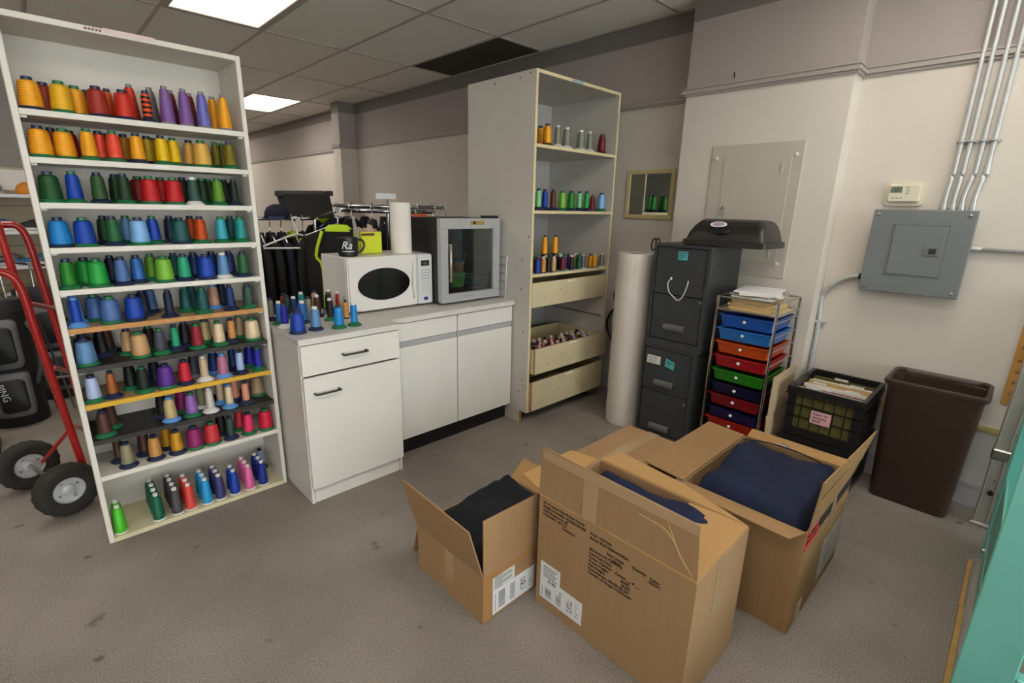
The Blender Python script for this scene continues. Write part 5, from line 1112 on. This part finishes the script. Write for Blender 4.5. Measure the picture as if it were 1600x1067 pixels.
# ================================================================== clothes rails behind the worktop
blk = mat('black fabric', '101013', .85, bump=.3, bscale=120, var=.15); gryf = mat('dark grey fabric', '3a3a3e', .85, bump=.3, bscale=120); hv = mat('high visibility lime', 'b9d80e', .6); nvy = mat('dark navy fabric', '12162a', .85)
hm = mat('white plastic hanger', 'd5d0cc', .4)
def hanger(par, c, d, m_, w=.21, wire=.004):
    """hanger hung at rail point c, spread along d"""
    c, d = Vector(c), Vector(d).normalized(); up = Vector((0, 0, 1))
    hook = smooth_path([c+d*.022-up*.012, c+d*.02+up*.012, c+up*.024, c-d*.02+up*.012, c-d*.016-up*.02, c-up*.05, c-up*.085], 4)
    return obj('hook', tube(B(), hook, wire, 6), m_, par, True), obj('hanger_arms', tube(B(), [c-up*.085, c-up*.10+d*.05, c-up*.165+d*w, c-up*.18+d*w, c-up*.178-d*w, c-up*.165-d*w, c-up*.10-d*.05, c-up*.085], wire*1.25, 6), m_, par, 60)
def garment(name, c, d, m_, label, length=.62, w=.22, group='hanging clothes', hi=None, hang=None, seed=0):
    c, d = Vector(c), Vector(d).normalized(); n = Vector((-d.y, d.x, 0)); o = thing(name, label, 'clothing', (c.x, c.y, c.z-length-.1), group)
    hanger(o, c, d, hang or chrome, w-.02); t0 = c.z-.095; rings = []
    for zz, ww, th in ((0, .055, .022), (-.02, .085, .024), (-.055, w*.78, .024), (-.075, w, .022), (-.12, w*1.03, .025), (-.25, w*.98, .028), (-.45, w, .03), (-length, w*1.04, .031)):
        rings.append([Vector((c.x, c.y, t0+zz))+d*(ww*math.cos(k*PI/10))+n*(th*math.sin(k*PI/10)*(1+.35*math.sin(k*2.1+seed+zz*4))) for k in range(20)])
    obj('fabric_body', loft(B(), rings), m_, o, 60)
    for s in (-1, 1):
        p0 = Vector((c.x, c.y, t0-.075))+d*(s*(w-.03)); obj('sleeve', tube(B(), smooth_path([p0, p0+d*s*.05+Vector((0, 0, -.12)), p0+d*s*.055+Vector((0, 0, -.32)), p0+d*s*.05+Vector((0, 0, -.5))], 3), [.028]*10, 8), m_, o, True)
    if hi:
        obj('bright_collar', loft(B(), [[Vector((c.x, c.y, t0+zz))+d*(ww*math.cos(k*PI/10))+n*(th*math.sin(k*PI/10)) for k in range(20)] for zz, ww, th in ((.004, .06, .030), (-.02, .092, .033), (-.04, w*.42, .034))]), hi, o, 60)
        obj('bright_stripe', tube(B(), smooth_path([Vector((c.x, c.y, t0-.04))+d*(-.10)-n*.03, Vector((c.x, c.y, t0-.2))+d*(-.15)-n*.033, Vector((c.x, c.y, t0-.3))+d*(-.11)-n*.034, Vector((c.x, c.y, t0-length))+d*(-.12)-n*.036], 4), .011, 6), hi, o, True)
    return o
r1 = thing('clothes_rail', 'straight chrome clothes rail crowded with dark jackets behind the thread rack', 'clothes rack', (1.2, 3.75, 0)); ry, rz_ = 3.75, 1.435
obj('rail', tube(B(), [(.75, ry, rz_), (1.56, ry, rz_)], .013, 10), chrome, r1, 40)
for x in (.78, 1.55):
    obj('upright', tube(B(), [(x, ry, .03), (x, ry, rz_)], .013, 10), chrome, r1, 40); obj('foot', tube(B(), [(x, ry-.28, .025), (x, ry+.28, .025)], .015, 8), chrome, r1, 40)
names = ['black jacket', 'black jacket', 'dark navy jacket', 'black jacket', 'black jacket', 'dark navy jacket', 'black jacket', 'black jacket']
for k in range(8):
    x = .92+k*.076; m_ = nvy if 'navy' in names[k] else blk
    a = .85
    garment('hanging_jacket', (x, ry, rz_+.0), (math.cos(a+.6), math.sin(a+.6), 0), m_, '%s, %s from left on the straight clothes rail' % (names[k], ORD[k]), .68, .2, 'jackets on the straight rail', hi=hv if k == 6 else None, hang=hm if k % 3 == 0 else chrome, seed=k)
eh = thing('empty_hanger', 'empty white plastic hanger hooked on the straight clothes rail', 'hanger', (1.33, 3.70, rz_-.2)); c0 = at(462, 344, y=3.44)
hanger(eh, Vector((c0.x, 3.44, rz_-.005)), (.94, -.34, 0), hm, .21, .0055)
obj('notch', tube(B(), smooth_path([Vector((c0.x, 3.44, rz_-.005))+Vector((.94, -.34, 0))*u+Vector((0, 0, v)) for u, v in ((.10, -.125), (.105, -.15), (.125, -.155), (.135, -.14))], 4), .004, 6), hm, eh, True)
obj('rail_arm', tube(B(), [(c0.x, 3.42, rz_), (c0.x, ry, rz_)], .009, 8), chrome, r1, 40)
# black crate and cap on the rail
cs = thing('black_storage_tote', 'black plastic tote lying tilted on top of the straight clothes rail', 'tote', (1.45, 4.0, 1.45))
pA, pB, pC, pD = at(436, 304, y=3.95), at(514, 304, y=3.95), at(522, 340, y=3.75), at(449, 340, y=3.75)
bk = Vector((.05, .22, .03))
obj('tote_front', slab(B(), pD, pC, pB, pA, .008), mat('black tote plastic', '141311', .75), cs)
for q in ((pD, pA), (pC, pB), (pA, pB), (pD, pC)): obj('tote_side', slab(B(), q[0], q[1], q[1]+bk, q[0]+bk, .006), mat('black tote plastic', '141311', .75), cs)
for q in (pA, pB): obj('clip', box(B(), q.x-.022, q.x+.022, q.y-.03, q.y+.03, q.z-.01, q.z+.028, .004), blackpl, cs)
cp = thing('navy_hat', 'navy peaked cap resting on the straight clothes rail', 'cap', (1.22, 3.72, 1.45)); cc = at(433, 331, y=3.72)
obj('crown', loft(B(), [[cc+Vector((r*math.cos(k*PI/9), r*math.sin(k*PI/9), z)) for k in range(18)] for r, z in ((.085, -.035), (.083, -.005), (.065, .03), (.03, .05), (.004, .053))]), nvy, cp, True)
obj('peak', slab(B(), cc+Vector((-.07, -.05, -.03)), cc+Vector((.02, -.1, -.03)), cc+Vector((-.03, -.17, -.045)), cc+Vector((-.11, -.11, -.045)), .004), mat('cap peak blue', '1d2f5a', .6), cp)
# round rack
rc = CAM+(CR*((606-800)/F_PX)+CD*((322-533.5)/F_PX)+CF)*4.15; RR = .485; rzz = 1.532
r2 = thing('round_clothes_rack', 'round chrome clothes rack with a sign clip behind the microwave', 'clothes rack', (rc.x, rc.y, 0))
obj('ring', tube(B(), [(rc.x+RR*math.cos(k*PI/24), rc.y+RR*math.sin(k*PI/24), rzz) for k in range(48)], .0135, 10, True), chrome, r2, True)
obj('glint_ring', tube(B(), [(rc.x+(RR-.10)*math.cos(k*PI/24), rc.y+(RR-.10)*math.sin(k*PI/24), rzz-.035) for k in range(48)], .016, 8, True), mat('bluish glint band', 'd4dde6', .12, 1), r2, True)  # bluish polished ring added to reflect light as a pale bar
obj('pole', tube(B(), [(rc.x, rc.y, .02), (rc.x, rc.y, rzz)], .019, 12), chrome, r2, 40)
for k in range(4):
    a = k*PI/2+.4; d = Vector((math.cos(a), math.sin(a), 0)); obj('spoke', tube(B(), [rc*1.0+d*0+Vector((0, 0, rzz-rc.z)), Vector((rc.x, rc.y, rzz))+d*RR], .008, 8), chrome, r2, 40); obj('foot', tube(B(), [(rc.x, rc.y, .03), (rc.x+d.x*.5, rc.y+d.y*.5, .02)], .014, 8), chrome, r2, 40)
bx('sign_stem', (rc.x-.003, rc.x+.003, rc.y-.003, rc.y+.003, rzz, rzz+.065), steel, r2)
obj('sign_card', slab(B(), (rc.x-.07, rc.y+.07, rzz+.06), (rc.x+.05, rc.y-.05, rzz+.06), (rc.x+.05, rc.y-.05, rzz+.105), (rc.x-.07, rc.y+.07, rzz+.105), .003), bwhite, r2)
kinds = [('black jacket', blk), ('dark grey shirt', gryf), ('black shirt', blk), ('dark navy shirt', nvy), ('grey shirt', mat('mid grey fabric', '6a6662', .85)), ('dark grey shirt', gryf)]
NG = 18
for k in range(NG):
    a = k*2*PI/NG+.1; d = Vector((math.cos(a), math.sin(a), 0)); nm, m_ = kinds[(k*5) % 6]; c = Vector((rc.x, rc.y, rzz))+d*RR
    toward = d.dot(Vector((rc.x, rc.y, 0)).normalized())
    hi = k == 8
    garment('hanging_shirt', c, d, blk if hi else m_, ('black high visibility jacket with lime yoke' if hi else nm)+', %s of those round the circular rack' % (ORD[k]), .6, .165, 'clothes on the round rack', hi=hv if hi else None, hang=hm if k % 4 == 1 else chrome, seed=k*.7)
hj = at(528, 352, y=3.28)
obj('rail_arm', tube(B(), [(hj.x, 3.26, 1.50), (hj.x, ry, rz_)], .009, 8), chrome, r1, 40)
garment('high_visibility_jacket', (hj.x, 3.28, 1.50), (.75, -.66, 0), blk, 'black jacket with lime high visibility yoke hanging left of the mug', .75, .24, 'hanging clothes', hi=hv, seed=2)
o = bx('orange_carton', (2.16, 2.29, 3.06, 3.12, FZ1+.0005, FZ1+.02), mat('rust carton', 'a9542f', .6), None, .001); tag(o, 'flat rust orange carton on the back of the small fridge', 'carton')
o.location = (-.3, -.14, 0)
